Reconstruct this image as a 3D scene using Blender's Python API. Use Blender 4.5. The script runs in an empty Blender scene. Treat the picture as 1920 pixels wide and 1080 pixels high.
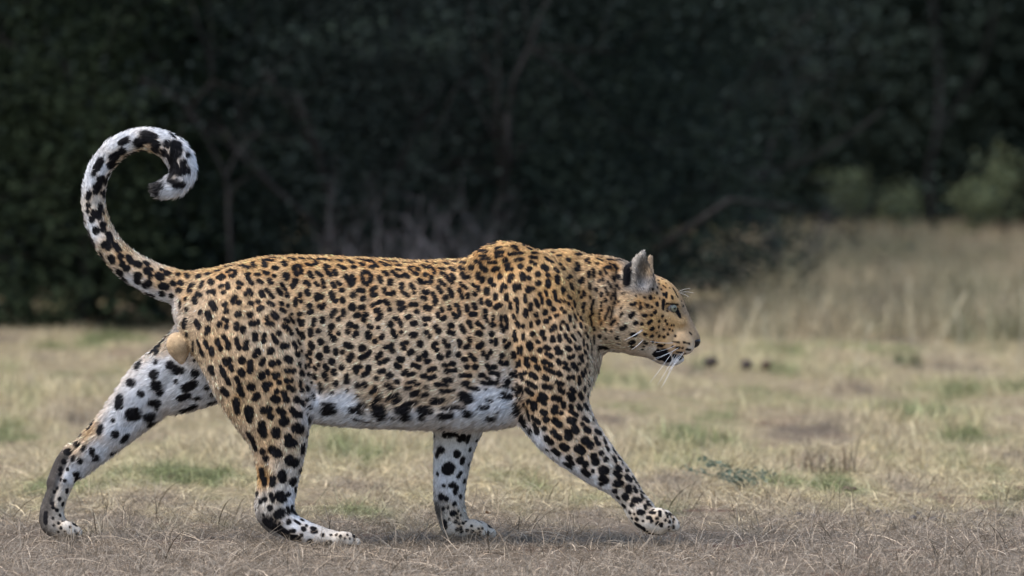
import bpy, math, random, time
import numpy as np
from mathutils import Vector, Matrix
from mathutils.bvhtree import BVHTree

T0 = time.time()
random.seed(4)
rng = np.random.default_rng(7)
sc = bpy.context.scene
COL = sc.collection

# ------------------------------------------------------------------ camera, sky, sun, exposure
CAM_H, CAM_D, MPP = 1.10, 14.0, 0.0012          # eye height, metres to the animal, metres per photo pixel there
FPX = CAM_D / MPP
PITCH = math.atan((540 - 104) / FPX)
cam = bpy.data.cameras.new('camera')
cam_o = bpy.data.objects.new('camera', cam)
COL.objects.link(cam_o)
cam_o.location = (0, -CAM_D, CAM_H)
cam_o.rotation_euler = (math.pi / 2 - PITCH, 0, 0)
cam.sensor_width = 36.0
cam.lens = FPX * 36.0 / 1920.0
cam.clip_start, cam.clip_end = 0.5, 2000
cam.dof.use_dof = True
cam.dof.focus_distance = 13.93
cam.dof.aperture_fstop = 4.0
sc.camera = cam_o

SUN_EL, SUN_AZ = math.radians(58), math.radians(246)   # azimuth measured clockwise from +Y: high, from the left
w = bpy.data.worlds.new('World')
sc.world = w
w.use_nodes = True
nt = w.node_tree
sky = nt.nodes.new('ShaderNodeTexSky')
sky.sky_type = 'NISHITA'
sky.sun_disc = False
sky.sun_elevation = SUN_EL
sky.sun_rotation = SUN_AZ
sky.air_density, sky.dust_density, sky.ozone_density = 1.0, 1.6, 1.0
bg = nt.nodes['Background']
bg.inputs['Strength'].default_value = 0.115
nt.links.new(sky.outputs['Color'], bg.inputs['Color'])
sun = bpy.data.lights.new('sun', 'SUN')
sun.energy, sun.angle, sun.color = 1.5, math.radians(38), (1.0, 0.975, 0.94)
sun_o = bpy.data.objects.new('sun', sun)
COL.objects.link(sun_o)
sd = Vector((math.sin(SUN_AZ) * math.cos(SUN_EL), math.cos(SUN_AZ) * math.cos(SUN_EL), math.sin(SUN_EL)))
sun_o.rotation_euler = (-sd).to_track_quat('-Z', 'Y').to_euler()
vs = sc.view_settings
vs.view_transform, vs.look, vs.gamma, vs.use_curve_mapping = 'Standard', 'None', 1.0, False
vs.exposure = 1.42
cy = sc.cycles
cy.use_denoising = True
cy.use_adaptive_sampling = False
cy.max_bounces, cy.diffuse_bounces, cy.glossy_bounces, cy.transmission_bounces = 5, 3, 2, 2
cy.transparent_max_bounces = 4
sc.cycles_curves.shape = 'RIBBONS'
sc.cycles_curves.subdivisions = 2


# ------------------------------------------------------------------ helpers
CTH, STH = math.cos(PITCH), math.sin(PITCH)


def ray(px, py):
    u, v = (px - 960) / FPX, (py - 540) / FPX
    d = Vector((u, CTH - STH * v, -STH - CTH * v))
    return Vector((0, -CAM_D, CAM_H)), d


def P(px, py, Y=0.0):
    o, d = ray(px, py)
    return o + d * ((Y + CAM_D) / d.y)


def ground_z(x, y):
    x = np.asarray(x, float); y = np.asarray(y, float)
    f = np.clip((np.abs(y) - 0.6) / 3.0, 0, 1)
    z = 0.022 * np.sin(1.3 * x + 0.7 * y + 1) * np.sin(0.9 * y - 0.5 * x) + 0.012 * np.sin(3.7 * x + 1.1 * y) * np.sin(2.3 * y + 0.4)
    return z * f


def GP(px, py):
    """point of the ground seen at a photo pixel"""
    o, d = ray(px, py)
    t = -o.z / d.z
    for _ in range(3):
        p = o + d * t
        t = (float(ground_z(p.x, p.y)) - o.z) / d.z
    return o + d * t


def PX(px, Y):
    return P(px, 540, Y).x


def new_mat(name, rough=0.8, spec=0.2):
    m = bpy.data.materials.new(name)
    m.use_nodes = True
    b = m.node_tree.nodes['Principled BSDF']
    b.inputs['Roughness'].default_value = rough
    b.inputs['Specular IOR Level'].default_value = spec
    return m, m.node_tree, b


def tag(o, label=None, cat=None, group=None, kind=None):
    if label: o['label'] = label
    if cat: o['category'] = cat
    if group: o['group'] = group
    if kind: o['kind'] = kind
    return o


def mesh_obj(name, verts, faces, mat=None, parent=None, smooth=False, link=True):
    me = bpy.data.meshes.new(name)
    verts = np.asarray(verts, np.float32)
    if isinstance(faces, np.ndarray):
        nf, k = faces.shape
        me.vertices.add(len(verts)); me.vertices.foreach_set('co', verts.ravel())
        me.loops.add(nf * k); me.loops.foreach_set('vertex_index', faces.astype(np.int32).ravel())
        me.polygons.add(nf); me.polygons.foreach_set('loop_start', np.arange(0, nf * k, k, dtype=np.int32))
        me.update(calc_edges=True)
        me.validate()
    else:
        me.from_pydata([tuple(v) for v in verts], [], faces)
        me.update()
    if smooth:
        me.polygons.foreach_set('use_smooth', np.ones(len(me.polygons), bool))
    if mat: me.materials.append(mat)
    o = bpy.data.objects.new(name, me)
    if link: COL.objects.link(o)
    if parent: o.parent = parent
    return o


def set_col(me, name, rgb, domain='POINT'):
    a = me.attributes.new(name, 'FLOAT_COLOR', domain)
    c = np.ones((len(rgb), 4), np.float32); c[:, :3] = rgb
    a.data.foreach_set('color', c.ravel())


def tube(path, radii, sides=6):
    """verts, quads/tris of a tube along a path"""
    path = [Vector(p) for p in path]
    V, F = [], []
    prev = None
    for i, p in enumerate(path):
        t = (path[min(i + 1, len(path) - 1)] - path[max(i - 1, 0)]).normalized()
        if prev is None:
            a = t.orthogonal().normalized()
        else:
            a = (prev - t * prev.dot(t))
            a = a.normalized() if a.length > 1e-6 else t.orthogonal().normalized()
        prev = a
        b = t.cross(a)
        for k in range(sides):
            an = 2 * math.pi * k / sides
            V.append(p + (a * math.cos(an) + b * math.sin(an)) * radii[i])
    n = len(path)
    for i in range(n - 1):
        for k in range(sides):
            k2 = (k + 1) % sides
            F.append((i * sides + k, i * sides + k2, (i + 1) * sides + k2, (i + 1) * sides + k))
    F.append(tuple(range(sides))[::-1])
    F.append(tuple(range((n - 1) * sides, n * sides)))
    return V, F


class MB:
    def __init__(s): s.V, s.F = [], []
    def add(s, V, F):
        b = len(s.V); s.V += [tuple(v) for v in V]; s.F += [tuple(i + b for i in f) for f in F]
    def build(s, name, mat, parent=None, smooth=True): return mesh_obj(name, s.V, s.F, mat, parent, smooth)


def noise3(p, seed=0, octaves=1):
    """cheap smooth value noise, p (N,3)"""
    out = np.zeros(len(p)); amp, tot = 1.0, 0.0
    for o in range(octaves):
        q = p * (2 ** o) + 17.3 * (seed + o)
        i = np.floor(q).astype(np.int64); f = q - i
        f = f * f * (3 - 2 * f)
        r = 0
        for dx in (0, 1):
            for dy in (0, 1):
                for dz in (0, 1):
                    h = (i[:, 0] + dx) * 374761393 + (i[:, 1] + dy) * 668265263 + (i[:, 2] + dz) * 2147483647 + seed * 1274126177
                    h = (h ^ (h >> 13)) * 1274126177
                    h = ((h ^ (h >> 16)) & 0xffff) / 65535.0
                    wx = f[:, 0] if dx else 1 - f[:, 0]
                    wy = f[:, 1] if dy else 1 - f[:, 1]
                    wz = f[:, 2] if dz else 1 - f[:, 2]
                    r = r + h * wx * wy * wz
        out += amp * r; tot += amp; amp *= 0.5
    return out / tot


# ------------------------------------------------------------------ ground
def ramp(nt, stops):
    r = nt.nodes.new('ShaderNodeValToRGB')
    e = r.color_ramp.elements
    while len(e) > 1: e.remove(e[-1])
    e[0].position, e[0].color = stops[0][0], (*stops[0][1], 1)
    for p, c in stops[1:]:
        x = e.new(p); x.color = (*c, 1)
    return r


def noise_node(nt, vec, scale, detail=4, rough=0.6):
    n = nt.nodes.new('ShaderNodeTexNoise')
    n.inputs['Scale'].default_value = scale; n.inputs['Detail'].default_value = detail
    n.inputs['Roughness'].default_value = rough
    nt.links.new(vec, n.inputs['Vector'])
    return n


def mixrgb(nt, fac, a, b, mode='MIX'):
    m = nt.nodes.new('ShaderNodeMix'); m.data_type = 'RGBA'; m.blend_type = mode
    for s, v in ((m.inputs[0], fac), (m.inputs[6], a), (m.inputs[7], b)):
        if isinstance(v, (int, float)): s.default_value = v
        elif isinstance(v, tuple): s.default_value = (*v, 1)
        else: nt.links.new(v, s)
    return m.outputs[2]


def meadow_colour(nt):
    """patchwork of straw, green and grey thatch over the field, in world metres"""
    geo = nt.nodes.new('ShaderNodeNewGeometry')
    mp = nt.nodes.new('ShaderNodeMapping'); mp.inputs['Scale'].default_value = (1.25, 0.38, 0.0)
    nt.links.new(geo.outputs['Position'], mp.inputs['Vector'])
    big = noise_node(nt, mp.outputs[0], 2.2, 3)
    r1 = ramp(nt, [(0.33, (0.25, 0.20, 0.145)), (0.42, (0.48, 0.39, 0.25)), (0.54, (0.48, 0.405, 0.235)), (0.61, (0.25, 0.26, 0.12)), (0.68, (0.16, 0.175, 0.07))])
    nt.links.new(big.outputs['Fac'], r1.inputs[0])
    # the strip the animal walks on is trampled: greyer, browner thatch
    sep = nt.nodes.new('ShaderNodeSeparateXYZ'); nt.links.new(geo.outputs['Position'], sep.inputs[0])
    n2 = noise_node(nt, mp.outputs[0], 5.0, 3)
    ad = nt.nodes.new('ShaderNodeMath'); ad.operation = 'MULTIPLY_ADD'
    nt.links.new(n2.outputs['Fac'], ad.inputs[0]); ad.inputs[1].default_value = 2.6; nt.links.new(sep.outputs['Y'], ad.inputs[2])
    mr = nt.nodes.new('ShaderNodeMapRange'); mr.interpolation_type = 'SMOOTHSTEP'
    nt.links.new(ad.outputs[0], mr.inputs[0])
    mr.inputs[1].default_value, mr.inputs[2].default_value = 1.5, 3.0
    mr.inputs[3].default_value, mr.inputs[4].default_value = 1.0, 0.0
    return mixrgb(nt, mr.outputs[0], r1.outputs[0], (0.31, 0.25, 0.185)), mp


def build_ground():
    xs = np.unique(np.concatenate([np.linspace(-400, -12, 24), np.linspace(-12, 12, 240), np.linspace(12, 400, 24)]))
    ys = np.unique(np.concatenate([np.linspace(-60, -3, 16), np.linspace(-3, 30, 330), np.linspace(30, 600, 40)]))
    X, Y = np.meshgrid(xs, ys, indexing='ij')
    Z = ground_z(X, Y) * np.clip((45 - np.abs(Y)) / 10, 0, 1)
    V = np.stack([X, Y, Z], -1).reshape(-1, 3)
    ny = len(ys)
    i, j = np.meshgrid(np.arange(len(xs) - 1), np.arange(ny - 1), indexing='ij')
    a = (i * ny + j).ravel()
    F = np.stack([a, a + ny, a + ny + 1, a + 1], -1)
    m, nt, b = new_mat('dry_turf', 0.95, 0.1)
    col, mp = meadow_colour(nt)
    geo = nt.nodes.new('ShaderNodeNewGeometry')
    fine = noise_node(nt, geo.outputs['Position'], 60, 5, 0.7)
    rr = ramp(nt, [(0.3, (0.22, 0.20, 0.19)), (0.7, (0.85, 0.82, 0.80))])
    nt.links.new(fine.outputs['Fac'], rr.inputs[0])
    c = mixrgb(nt, 1.0, col, rr.outputs[0], 'MULTIPLY')
    soil = noise_node(nt, geo.outputs['Position'], 3.1, 5)
    rs = ramp(nt, [(0.56, (0, 0, 0)), (0.66, (1, 1, 1))])
    nt.links.new(soil.outputs['Fac'], rs.inputs[0])
    c = mixrgb(nt, rs.outputs[0], c, (0.13, 0.075, 0.055))
    nt.links.new(c, b.inputs['Base Color'])
    bump = nt.nodes.new('ShaderNodeBump'); bump.inputs['Distance'].default_value = 0.02; bump.inputs['Strength'].default_value = 0.8
    nt.links.new(fine.outputs['Fac'], bump.inputs['Height']); nt.links.new(bump.outputs[0], b.inputs['Normal'])
    o = mesh_obj('ground', V, F, m, smooth=True)
    tag(o, 'open ground of short dry turf running back to the bushes', kind='structure')
    return o


build_ground()


# ------------------------------------------------------------------ grass scatter
def scatter(name, pts, yaw, scl, idx, protos, label, tilt=None):
    """one object: geometry-node instances of tufts on given ground points"""
    me = bpy.data.meshes.new(name)
    n = len(pts)
    me.vertices.add(n); me.vertices.foreach_set('co', np.asarray(pts, np.float32).ravel())
    r = np.zeros((n, 3), np.float32); r[:, 2] = yaw
    if tilt is not None: r[:, :2] = tilt
    a = me.attributes.new('rot', 'FLOAT_VECTOR', 'POINT'); a.data.foreach_set('vector', r.ravel())
    a = me.attributes.new('scl', 'FLOAT', 'POINT'); a.data.foreach_set('value', np.asarray(scl, np.float32))
    a = me.attributes.new('idx', 'INT', 'POINT'); a.data.foreach_set('value', np.asarray(idx, np.int32))
    o = bpy.data.objects.new(name, me); COL.objects.link(o)
    cl = bpy.data.collections.new(name + '_tufts')
    for p in protos: cl.objects.link(p)
    g = bpy.data.node_groups.new(name, 'GeometryNodeTree')
    g.interface.new_socket('Geometry', in_out='INPUT', socket_type='NodeSocketGeometry')
    g.interface.new_socket('Geometry', in_out='OUTPUT', socket_type='NodeSocketGeometry')
    N = g.nodes; L = g.links
    gi, go = N.new('NodeGroupInput'), N.new('NodeGroupOutput')
    ci = N.new('GeometryNodeCollectionInfo'); ci.inputs['Collection'].default_value = cl
    ci.inputs['Separate Children'].default_value = True; ci.inputs['Reset Children'].default_value = True
    ip = N.new('GeometryNodeInstanceOnPoints'); ip.inputs['Pick Instance'].default_value = True

    def attr(nm, ty):
        x = N.new('GeometryNodeInputNamedAttribute'); x.data_type = ty; x.inputs['Name'].default_value = nm
        return [s for s in x.outputs if s.enabled and s.name == 'Attribute'][0]
    L.new(gi.outputs[0], ip.inputs['Points']); L.new(ci.outputs[0], ip.inputs['Instance'])
    L.new(attr('idx', 'INT'), ip.inputs['Instance Index'])
    L.new(attr('rot', 'FLOAT_VECTOR'), ip.inputs['Rotation'])
    L.new(attr('scl', 'FLOAT'), ip.inputs['Scale'])
    L.new(ip.outputs[0], go.inputs[0])
    md = o.modifiers.new('scatter', 'NODES'); md.node_group = g
    tag(o, label, kind='stuff')
    return o


def blade_mat(name, tint_amt=1.0, gain=1.0, fixed=None):
    m, nt, b = new_mat(name, 0.65, 0.25)
    if fixed is None:
        col, _ = meadow_colour(nt)
    else:
        geo = nt.nodes.new('ShaderNodeNewGeometry')
        n = noise_node(nt, geo.outputs['Position'], fixed[2], 3)
        r = ramp(nt, [(0.38, fixed[0]), (0.62, fixed[1])]); nt.links.new(n.outputs['Fac'], r.inputs[0])
        col = r.outputs[0]
    at = nt.nodes.new('ShaderNodeAttribute'); at.attribute_name = 'tint'
    c = mixrgb(nt, tint_amt, col, at.outputs['Color'], 'MULTIPLY')
    nt.links.new(c, b.inputs['Base Color'])
    tr = nt.nodes.new('ShaderNodeBsdfTranslucent'); nt.links.new(c, tr.inputs['Color'])
    mx = nt.nodes.new('ShaderNodeMixShader'); mx.inputs[0].default_value = 0.25
    nt.links.new(b.outputs[0], mx.inputs[1]); nt.links.new(tr.outputs[0], mx.inputs[2])
    nt.links.new(mx.outputs[0], nt.nodes['Material Output'].inputs[0])
    return m


def tuft(name, seed, n, rad, lmin, lmax, wid, lean, mat, droop=0.5):
    r = np.random.default_rng(seed)
    V, F, C = [], [], []
    for _ in range(n):
        a, d = r.uniform(0, 2 * math.pi), rad * math.sqrt(r.uniform())
        base = np.array([d * math.cos(a), d * math.sin(a), -0.004])
        L = r.uniform(lmin, lmax); az = r.uniform(0, 2 * math.pi)
        th = min(abs(r.normal(lean, 0.35)), 1.5)
        h = np.array([math.cos(az), math.sin(az), 0.0])
        side = np.array([-h[1], h[0], 0.0]); side = side * math.cos(r.uniform(-1, 1)) + np.array([0, 0, 0.5]) * r.uniform(-1, 1)
        w0 = wid * r.uniform(0.6, 1.3)
        p = base.copy(); b = len(V); k = 4
        swing = r.normal(0, 0.35)
        hh = h
        for s in range(k + 1):
            t = s / k
            ww = w0 * (1 - t) ** 0.7
            if s < k:
                V.append(p - side * ww * 0.5); V.append(p + side * ww * 0.5)
            else:
                V.append(p.copy())
            ang = th + droop * t * 1.4
            hh = hh + side * swing * 0.3; hh = hh / np.linalg.norm(hh)
            p = p + (hh * math.sin(ang) + np.array([0, 0, 1]) * math.cos(ang)) * L / k
            p[2] = max(p[2], 0.001 + 0.004 * r.uniform())
        for s in range(k - 1):
            F.append((b + 2 * s, b + 2 * s + 1, b + 2 * s + 3, b + 2 * s + 2))
        F.append((b + 2 * (k - 1), b + 2 * (k - 1) + 1, b + 2 * k))
        g = r.choice([0.4, 0.75, 1.0, 1.4, 2.1], p=[.25, .3, .22, .14, .09])
        wv = r.uniform(-0.06, 0.06)
        C += [(g * (1 + wv), g, g * (1 - wv))] * (2 * k + 1)
    o = mesh_obj(name, V, F, mat, link=False)
    set_col(o.data, 'tint', np.array(C))
    return o


def scatter_points(x0, x1, y0, y1, dens, keep=None):
    n = int((x1 - x0) * (y1 - y0) * dens)
    x = rng.uniform(x0, x1, n); y = rng.uniform(y0, y1, n)
    if keep is not None:
        k = rng.uniform(size=n) < keep(x, y); x, y = x[k], y[k]
    return np.stack([x, y, ground_z(x, y)], -1)


turf_m = blade_mat('dry_grass_blade')
short = [tuft('grass_tuft', 100 + i, 46, 0.06, 0.018, 0.05, 0.0016, 1.05, turf_m, 0.7) for i in range(12)]
straw = [tuft('grass_tuft', 150 + i, 18, 0.06, 0.05, 0.12, 0.0019, 1.2, turf_m, 0.5) for i in range(8)]
mid = [tuft('grass_tuft', 200 + i, 40, 0.07, 0.03, 0.085, 0.0022, 0.6, turf_m, 0.7) for i in range(10)]


def in_view(x, y, m=1.0):
    return (np.abs(x) < (y + CAM_D) * 0.083 + m).astype(float)


pn = scatter_points(-3.2, 3.2, -1.6, 3.5, 460, lambda x, y: in_view(x, y) * np.clip(3.2 * noise3(np.stack([x * 3.1, y * 1.7, x * 0], -1), 29, 3) - .55, .18, 1))
n = len(pn)
isl = rng.uniform(size=n) < 0.4
scatter('short_grass', pn, rng.uniform(0, 6.28, n), rng.uniform(0.6, 1.45, n),
        np.where(isl, 12 + rng.integers(0, 8, n), rng.integers(0, 12, n)), short + straw,
        'short dry trampled grass and loose straw under the leopard')
pw = []
for fx, fy in ((640, -.14), (590, -.15), (540, -.15), (1240, -.13), (1215, -.13), (880, .04), (915, .05), (850, .04), (120, .05), (145, .06), (95, .05)):
    for _ in range(16):
        pw.append((PX(fx, fy) + rng.normal(0, .035), fy + rng.normal(-.01, .022), 0))
pw = np.array(pw); n = len(pw)
scatter('paw_grass', pw, rng.uniform(0, 6.28, n), rng.uniform(.22, .5, n), rng.integers(0, 10, n), [tuft('paw_tuft', 260 + i, 12, 0.05, 0.03, 0.10, 0.003, 0.7, turf_m, 0.7) for i in range(10)],
        'dry grass blades standing round the leopard\'s paws')
pm = scatter_points(-6, 6, 2.4, 14.0, 190, lambda x, y: in_view(x, y, 1.3) * np.clip((y - 2.2) / 1.5, 0, 1))
for lx_, ly_ in (tuple(GP(q, 699))[:2] for q in (1331, 1400, 1436)):
    pm = pm[~((np.abs(pm[:, 0] - lx_) < .05) & (pm[:, 1] > ly_ - .5) & (pm[:, 1] < ly_ + .1))]
n = len(pm)
nz = noise3(np.stack([pm[:, 0] * 2.6, pm[:, 1] * 0.9, pm[:, 0] * 0], -1), 3, 2)
scatter('meadow_grass', pm, rng.uniform(0, 6.28, n), rng.uniform(0.7, 1.2, n) * 0.85 * np.clip(2.6 * nz - 0.35, .4, 1.5) * np.interp(pm[:, 1], [6, 10], [1, .6]), rng.integers(0, 10, n), mid,
        'yellow green meadow grass between the leopard and the bushes')


# ------------------------------------------------------------------ shrubs, trees
def leaf_mat(name, c0, c1, trans=0.15):
    m, nt, b = new_mat(name, 0.75, 0.06)
    at = nt.nodes.new('ShaderNodeAttribute'); at.attribute_name = 'tint'
    sep = nt.nodes.new('ShaderNodeSeparateColor'); nt.links.new(at.outputs['Color'], sep.inputs[0])
    c = mixrgb(nt, sep.outputs[0], c0, c1)
    nt.links.new(c, b.inputs['Base Color'])
    tr = nt.nodes.new('ShaderNodeBsdfTranslucent'); nt.links.new(c, tr.inputs['Color'])
    mx = nt.nodes.new('ShaderNodeMixShader'); mx.inputs[0].default_value = trans
    nt.links.new(b.outputs[0], mx.inputs[1]); nt.links.new(tr.outputs[0], mx.inputs[2])
    nt.links.new(mx.outputs[0], nt.nodes['Material Output'].inputs[0])
    return m


def bark_mat(name, c0, c1):
    m, nt, b = new_mat(name, 0.9, 0.1)
    tc = nt.nodes.new('ShaderNodeTexCoord')
    mp = nt.nodes.new('ShaderNodeMapping'); mp.inputs['Scale'].default_value = (14, 14, 3)
    nt.links.new(tc.outputs['Object'], mp.inputs[0])
    n = noise_node(nt, mp.outputs[0], 1.5, 5)
    r = ramp(nt, [(0.35, c0), (0.65, c1)]); nt.links.new(n.outputs['Fac'], r.inputs[0])
    nt.links.new(r.outputs[0], b.inputs['Base Color'])
    return m


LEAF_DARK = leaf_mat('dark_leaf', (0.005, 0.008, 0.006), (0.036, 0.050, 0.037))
LEAF_GREY = leaf_mat('grey_green_leaf', (0.006, 0.010, 0.008), (0.048, 0.061, 0.054))
LEAF_OLIVE = leaf_mat('olive_leaf', (0.007, 0.012, 0.006), (0.046, 0.060, 0.031))
LEAF_LIGHT = leaf_mat('young_leaf', (0.10, 0.12, 0.06), (0.20, 0.22, 0.12), 0.3)
BARK = bark_mat('bark', (0.016, 0.014, 0.013), (0.04, 0.036, 0.034))
BARK_MID = bark_mat('grey_bark', (0.05, 0.045, 0.05), (0.11, 0.10, 0.105))
BARK_PALE = bark_mat('pale_bark', (0.10, 0.09, 0.095), (0.22, 0.20, 0.21))


def leaves_at(cent, rad, n_per, size, r, bend=0.25):
    """diamond leaves gathered round clump centres"""
    k = len(cent); N = k * n_per
    c = np.repeat(cent, n_per, 0) + r.normal(size=(N, 3)) * np.repeat(rad, n_per)[:, None] * np.array([1, 1, 0.75])
    d = r.normal(size=(N, 3)); d[:, 2] = d[:, 2] * 0.6 - 0.1
    d /= np.linalg.norm(d, axis=1, keepdims=True)
    u = r.normal(size=(N, 3)); u[:, 2] += 0.8
    s = np.cross(d, u); s /= np.linalg.norm(s, axis=1, keepdims=True) + 1e-9
    L = size * r.uniform(0.6, 1.4, N)[:, None]
    W = L * r.uniform(0.28, 0.45, N)[:, None]
    nrm = np.cross(s, d)
    V = np.stack([c - d * L * .5, c + s * W * .5 + nrm * L * bend * .2, c + d * L * .5, c - s * W * .5 + nrm * L * bend * .2], 1)
    F = np.arange(N * 4).reshape(N, 4)
    clump_t = np.repeat(r.uniform(0, 1, k), n_per)
    big_t = np.clip(2.4 * noise3(c * 1.6, 13, 2) - .7, 0, 1)
    t = np.clip(0.30 * clump_t + 0.25 * r.uniform(0, 1, N) + .55 * big_t, 0, 1)
    return V.reshape(-1, 3), F, np.repeat(t, 4)


def grow(mb, r, p, d, L, rad, depth, tips, spread=0.7, up=0.15, sides=5):
    n = 5
    path, rr = [p], [rad]
    q, e = Vector(p), Vector(d)
    for i in range(n):
        e = (e + Vector(r.normal(0, 0.16, 3)) + Vector((0, 0, up * 0.3))).normalized()
        q = q + e * L / n
        path.append(q.copy()); rr.append(rad * (1 - 0.55 * (i + 1) / n))
    mb.add(*tube(path, rr, sides))
    if depth == 0:
        tips.append(q.copy()); return
    for i in range(int(r.integers(2, 4))):
        k = int(r.integers(2, n + 1))
        dd = (e + Vector(r.normal(0, spread, 3))).normalized()
        grow(mb, r, path[k], dd, L * r.uniform(0.55, 0.8), rr[k] * 0.7, depth - 1, tips, spread, up, max(3, sides - 1))


def shrub_meshes(seed, H, R, n_clump, n_per, leaf, mat, bark, low=0.1, clump_r=0.16):
    r = np.random.default_rng(seed)
    mb = MB(); tips = []
    for k in range(6):
        a = 2 * math.pi * k / 6 + r.uniform(-.4, .4)
        d = Vector((math.cos(a) * 0.55, math.sin(a) * 0.55, 1)).normalized()
        grow(mb, r, Vector((0.15 * math.cos(a), 0.15 * math.sin(a), -0.05)), d, H * 0.42, 0.028 * H / 2.5, 3, tips)
    tips = np.array([tuple(t) for t in tips])
    # clump centres: on an uneven crown shell and through its inside, plus the twig ends
    u = r.normal(size=(n_clump, 3)); u /= np.linalg.norm(u, axis=1, keepdims=True)
    lump = 0.55 + 0.85 * noise3(u * 2.2 + 5, seed, 2)
    f = r.uniform(0.35, 1, n_clump) ** 0.5
    u[:, 2] = np.abs(u[:, 2])
    c = u * np.array([R, R, H]) * (lump * f)[:, None]
    c[:, 2] = c[:, 2] * 0.97 + 0.06
    c = c[c[:, 2] > 0.03]
    c = np.concatenate([c, tips[r.permutation(len(tips))[:n_clump // 3]]])
    V, F, t = leaves_at(c, r.uniform(0.6, 1.3, len(c)) * clump_r, n_per, leaf, r)
    k = V.reshape(-1, 4, 3)[:, :, 2].min(1) > 0.0
    F = F[k]
    sm = bpy.data.meshes.new('stems'); sm.from_pydata(mb.V, [], mb.F); sm.update(); sm.materials.append(bark)
    sm.polygons.foreach_set('use_smooth', np.ones(len(sm.polygons), bool))
    lo = mesh_obj('crown', V, F, mat, link=False)
    set_col(lo.data, 'tint', np.repeat(t[:, None], 3, 1)[:len(lo.data.vertices)])
    lm = lo.data; bpy.data.objects.remove(lo)
    return sm, lm


def place_plant(name, meshes, x, y, rz, s, label, cat, group=None, sz=None):
    root = bpy.data.objects.new(name, None); COL.objects.link(root)
    root.location = (x, y, float(ground_z(x, y)) * (1 if y < 35 else 0)); root.rotation_euler = (0, 0, rz); root.scale = (s, s, sz or s)
    a = bpy.data.objects.new('stem', meshes[0]); COL.objects.link(a); a.parent = root
    b = bpy.data.objects.new('crown', meshes[1]); COL.objects.link(b); b.parent = root
    b['kind'] = 'stuff'
    tag(root, label, cat, group)
    return root


small = [shrub_meshes(11, 2.5, 0.80, 520, 60, 0.036, LEAF_DARK, BARK, 0.0, 0.12),
         shrub_meshes(12, 2.7, 0.85, 520, 60, 0.032, LEAF_GREY, BARK, 0.0, 0.12),
         shrub_meshes(13, 2.4, 0.75, 500, 60, 0.040, LEAF_OLIVE, BARK, 0.0, 0.12)]
big = [shrub_meshes(21, 5.5, 1.7, 900, 50, 0.06, LEAF_DARK, BARK, 0.0, 0.22),
       shrub_meshes(22, 5.8, 1.8, 900, 50, 0.055, LEAF_GREY, BARK, 0.0, 0.22)]


SHRUBS = [  # mesh set, mesh, photo column, depth, turn, scale, label
    (small, 0, -230, 11.5, 0.3, 1.1, 'dark shrub cut by the left edge of the view'),
    (small, 2, 110, 11.4, 2.0, 1.0, 'dark green shrub standing left of the curled tail and behind its outer bend'),
    (small, 0, 380, 11.8, 4.0, 1.0, 'near black shrub right of the curled tail tip, above the leopard\'s rump'),
    (small, 1, 640, 11.8, 1.2, 1.05, 'grey green shrub above the front half of the leopard\'s rump, behind dry twigs'),
    (small, 1, 890, 11.8, 5.1, 1.0, 'grey green shrub above the leopard\'s shoulder hump'),
    (small, 0, 1125, 11.8, 2.9, 0.95, 'dark shrub beyond the leopard\'s head, its right side sloping down to the tall grass'),
    (small, 1, -640, 11.7, 1.9, 1.1, 'grey green shrub beyond the left edge of the view, next but one from the tail'),
    (small, 2, -1050, 11.9, 5.2, 1.15, 'olive shrub farthest left along the meadow, out past the edge of the view'),
    (big, 1, -800, 16.2, 2.2, 1.0, 'tall grey green bush beyond the upper left edge of the view'),
    (big, 0, -150, 16.4, 0.9, 1.0, 'tall dark bush rising out of view at the upper left, above the curled tail'),
    (big, 1, 420, 16.8, 3.3, 1.0, 'tall grey green bush rising out of view above the leopard\'s back'),
    (big, 0, 740, 16.6, 1.7, 0.95, 'tall dark bush rising out of view above the leopard\'s neck'),
]
for ms, k, px, Y, rz, s, lab in SHRUBS:
    place_plant('shrub', ms[k], PX(px, Y), Y, rz, s, lab, 'shrub', 'shrubs walling the back of the meadow')


def woodland():
    r = np.random.default_rng(31)
    n = 6000
    c = np.stack([r.uniform(-12, 12, n), r.uniform(18.5, 23, n), np.where(r.uniform(size=n) < .55, r.uniform(0, 2.6, n), r.uniform(2, 7.5, n))], -1)
    k = (c[:, 0] < 0.9) | (c[:, 1] > 25); c = c[k]
    n2 = 13000
    c2 = np.stack([r.uniform(-1, 13, n2), r.uniform(25.0, 30, n2), np.where(r.uniform(size=n2) < .7, r.uniform(0, 2.8, n2), r.uniform(2, 8.5, n2))], -1)
    hol = noise3(c2 * np.array([.7, .3, .9]), 8, 2)      # uneven depth: hollows and bulges of the wood's edge
    c2[:, 1] += (hol - .4) * 5
    c3 = np.stack([r.uniform(-14, 16, 3500), r.uniform(31, 36, 3500), r.uniform(0, 3.4, 3500)], -1)
    c = np.concatenate([c, c2])
    V, F, t = leaves_at(c, r.uniform(0.15, 0.35, len(c)), 20, 0.12, r)
    V3, F3, t3 = leaves_at(c3, np.full(len(c3), .4), 16, 0.3, r)
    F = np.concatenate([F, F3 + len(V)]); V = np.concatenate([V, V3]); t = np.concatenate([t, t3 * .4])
    o = mesh_obj('woodland', V, F, LEAF_DARK)
    set_col(o.data, 'tint', np.repeat(t[:, None], 3, 1))
    tag(o, 'dark unbroken woodland closing off the background', kind='stuff')


woodland()
print('setting', round(time.time() - T0, 1))
# ------------------------------------------------------------------ the leopard: one implicit body, polygonised once
YN, YF = -0.085, 0.085       # near (right) legs and far (left) legs


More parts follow.
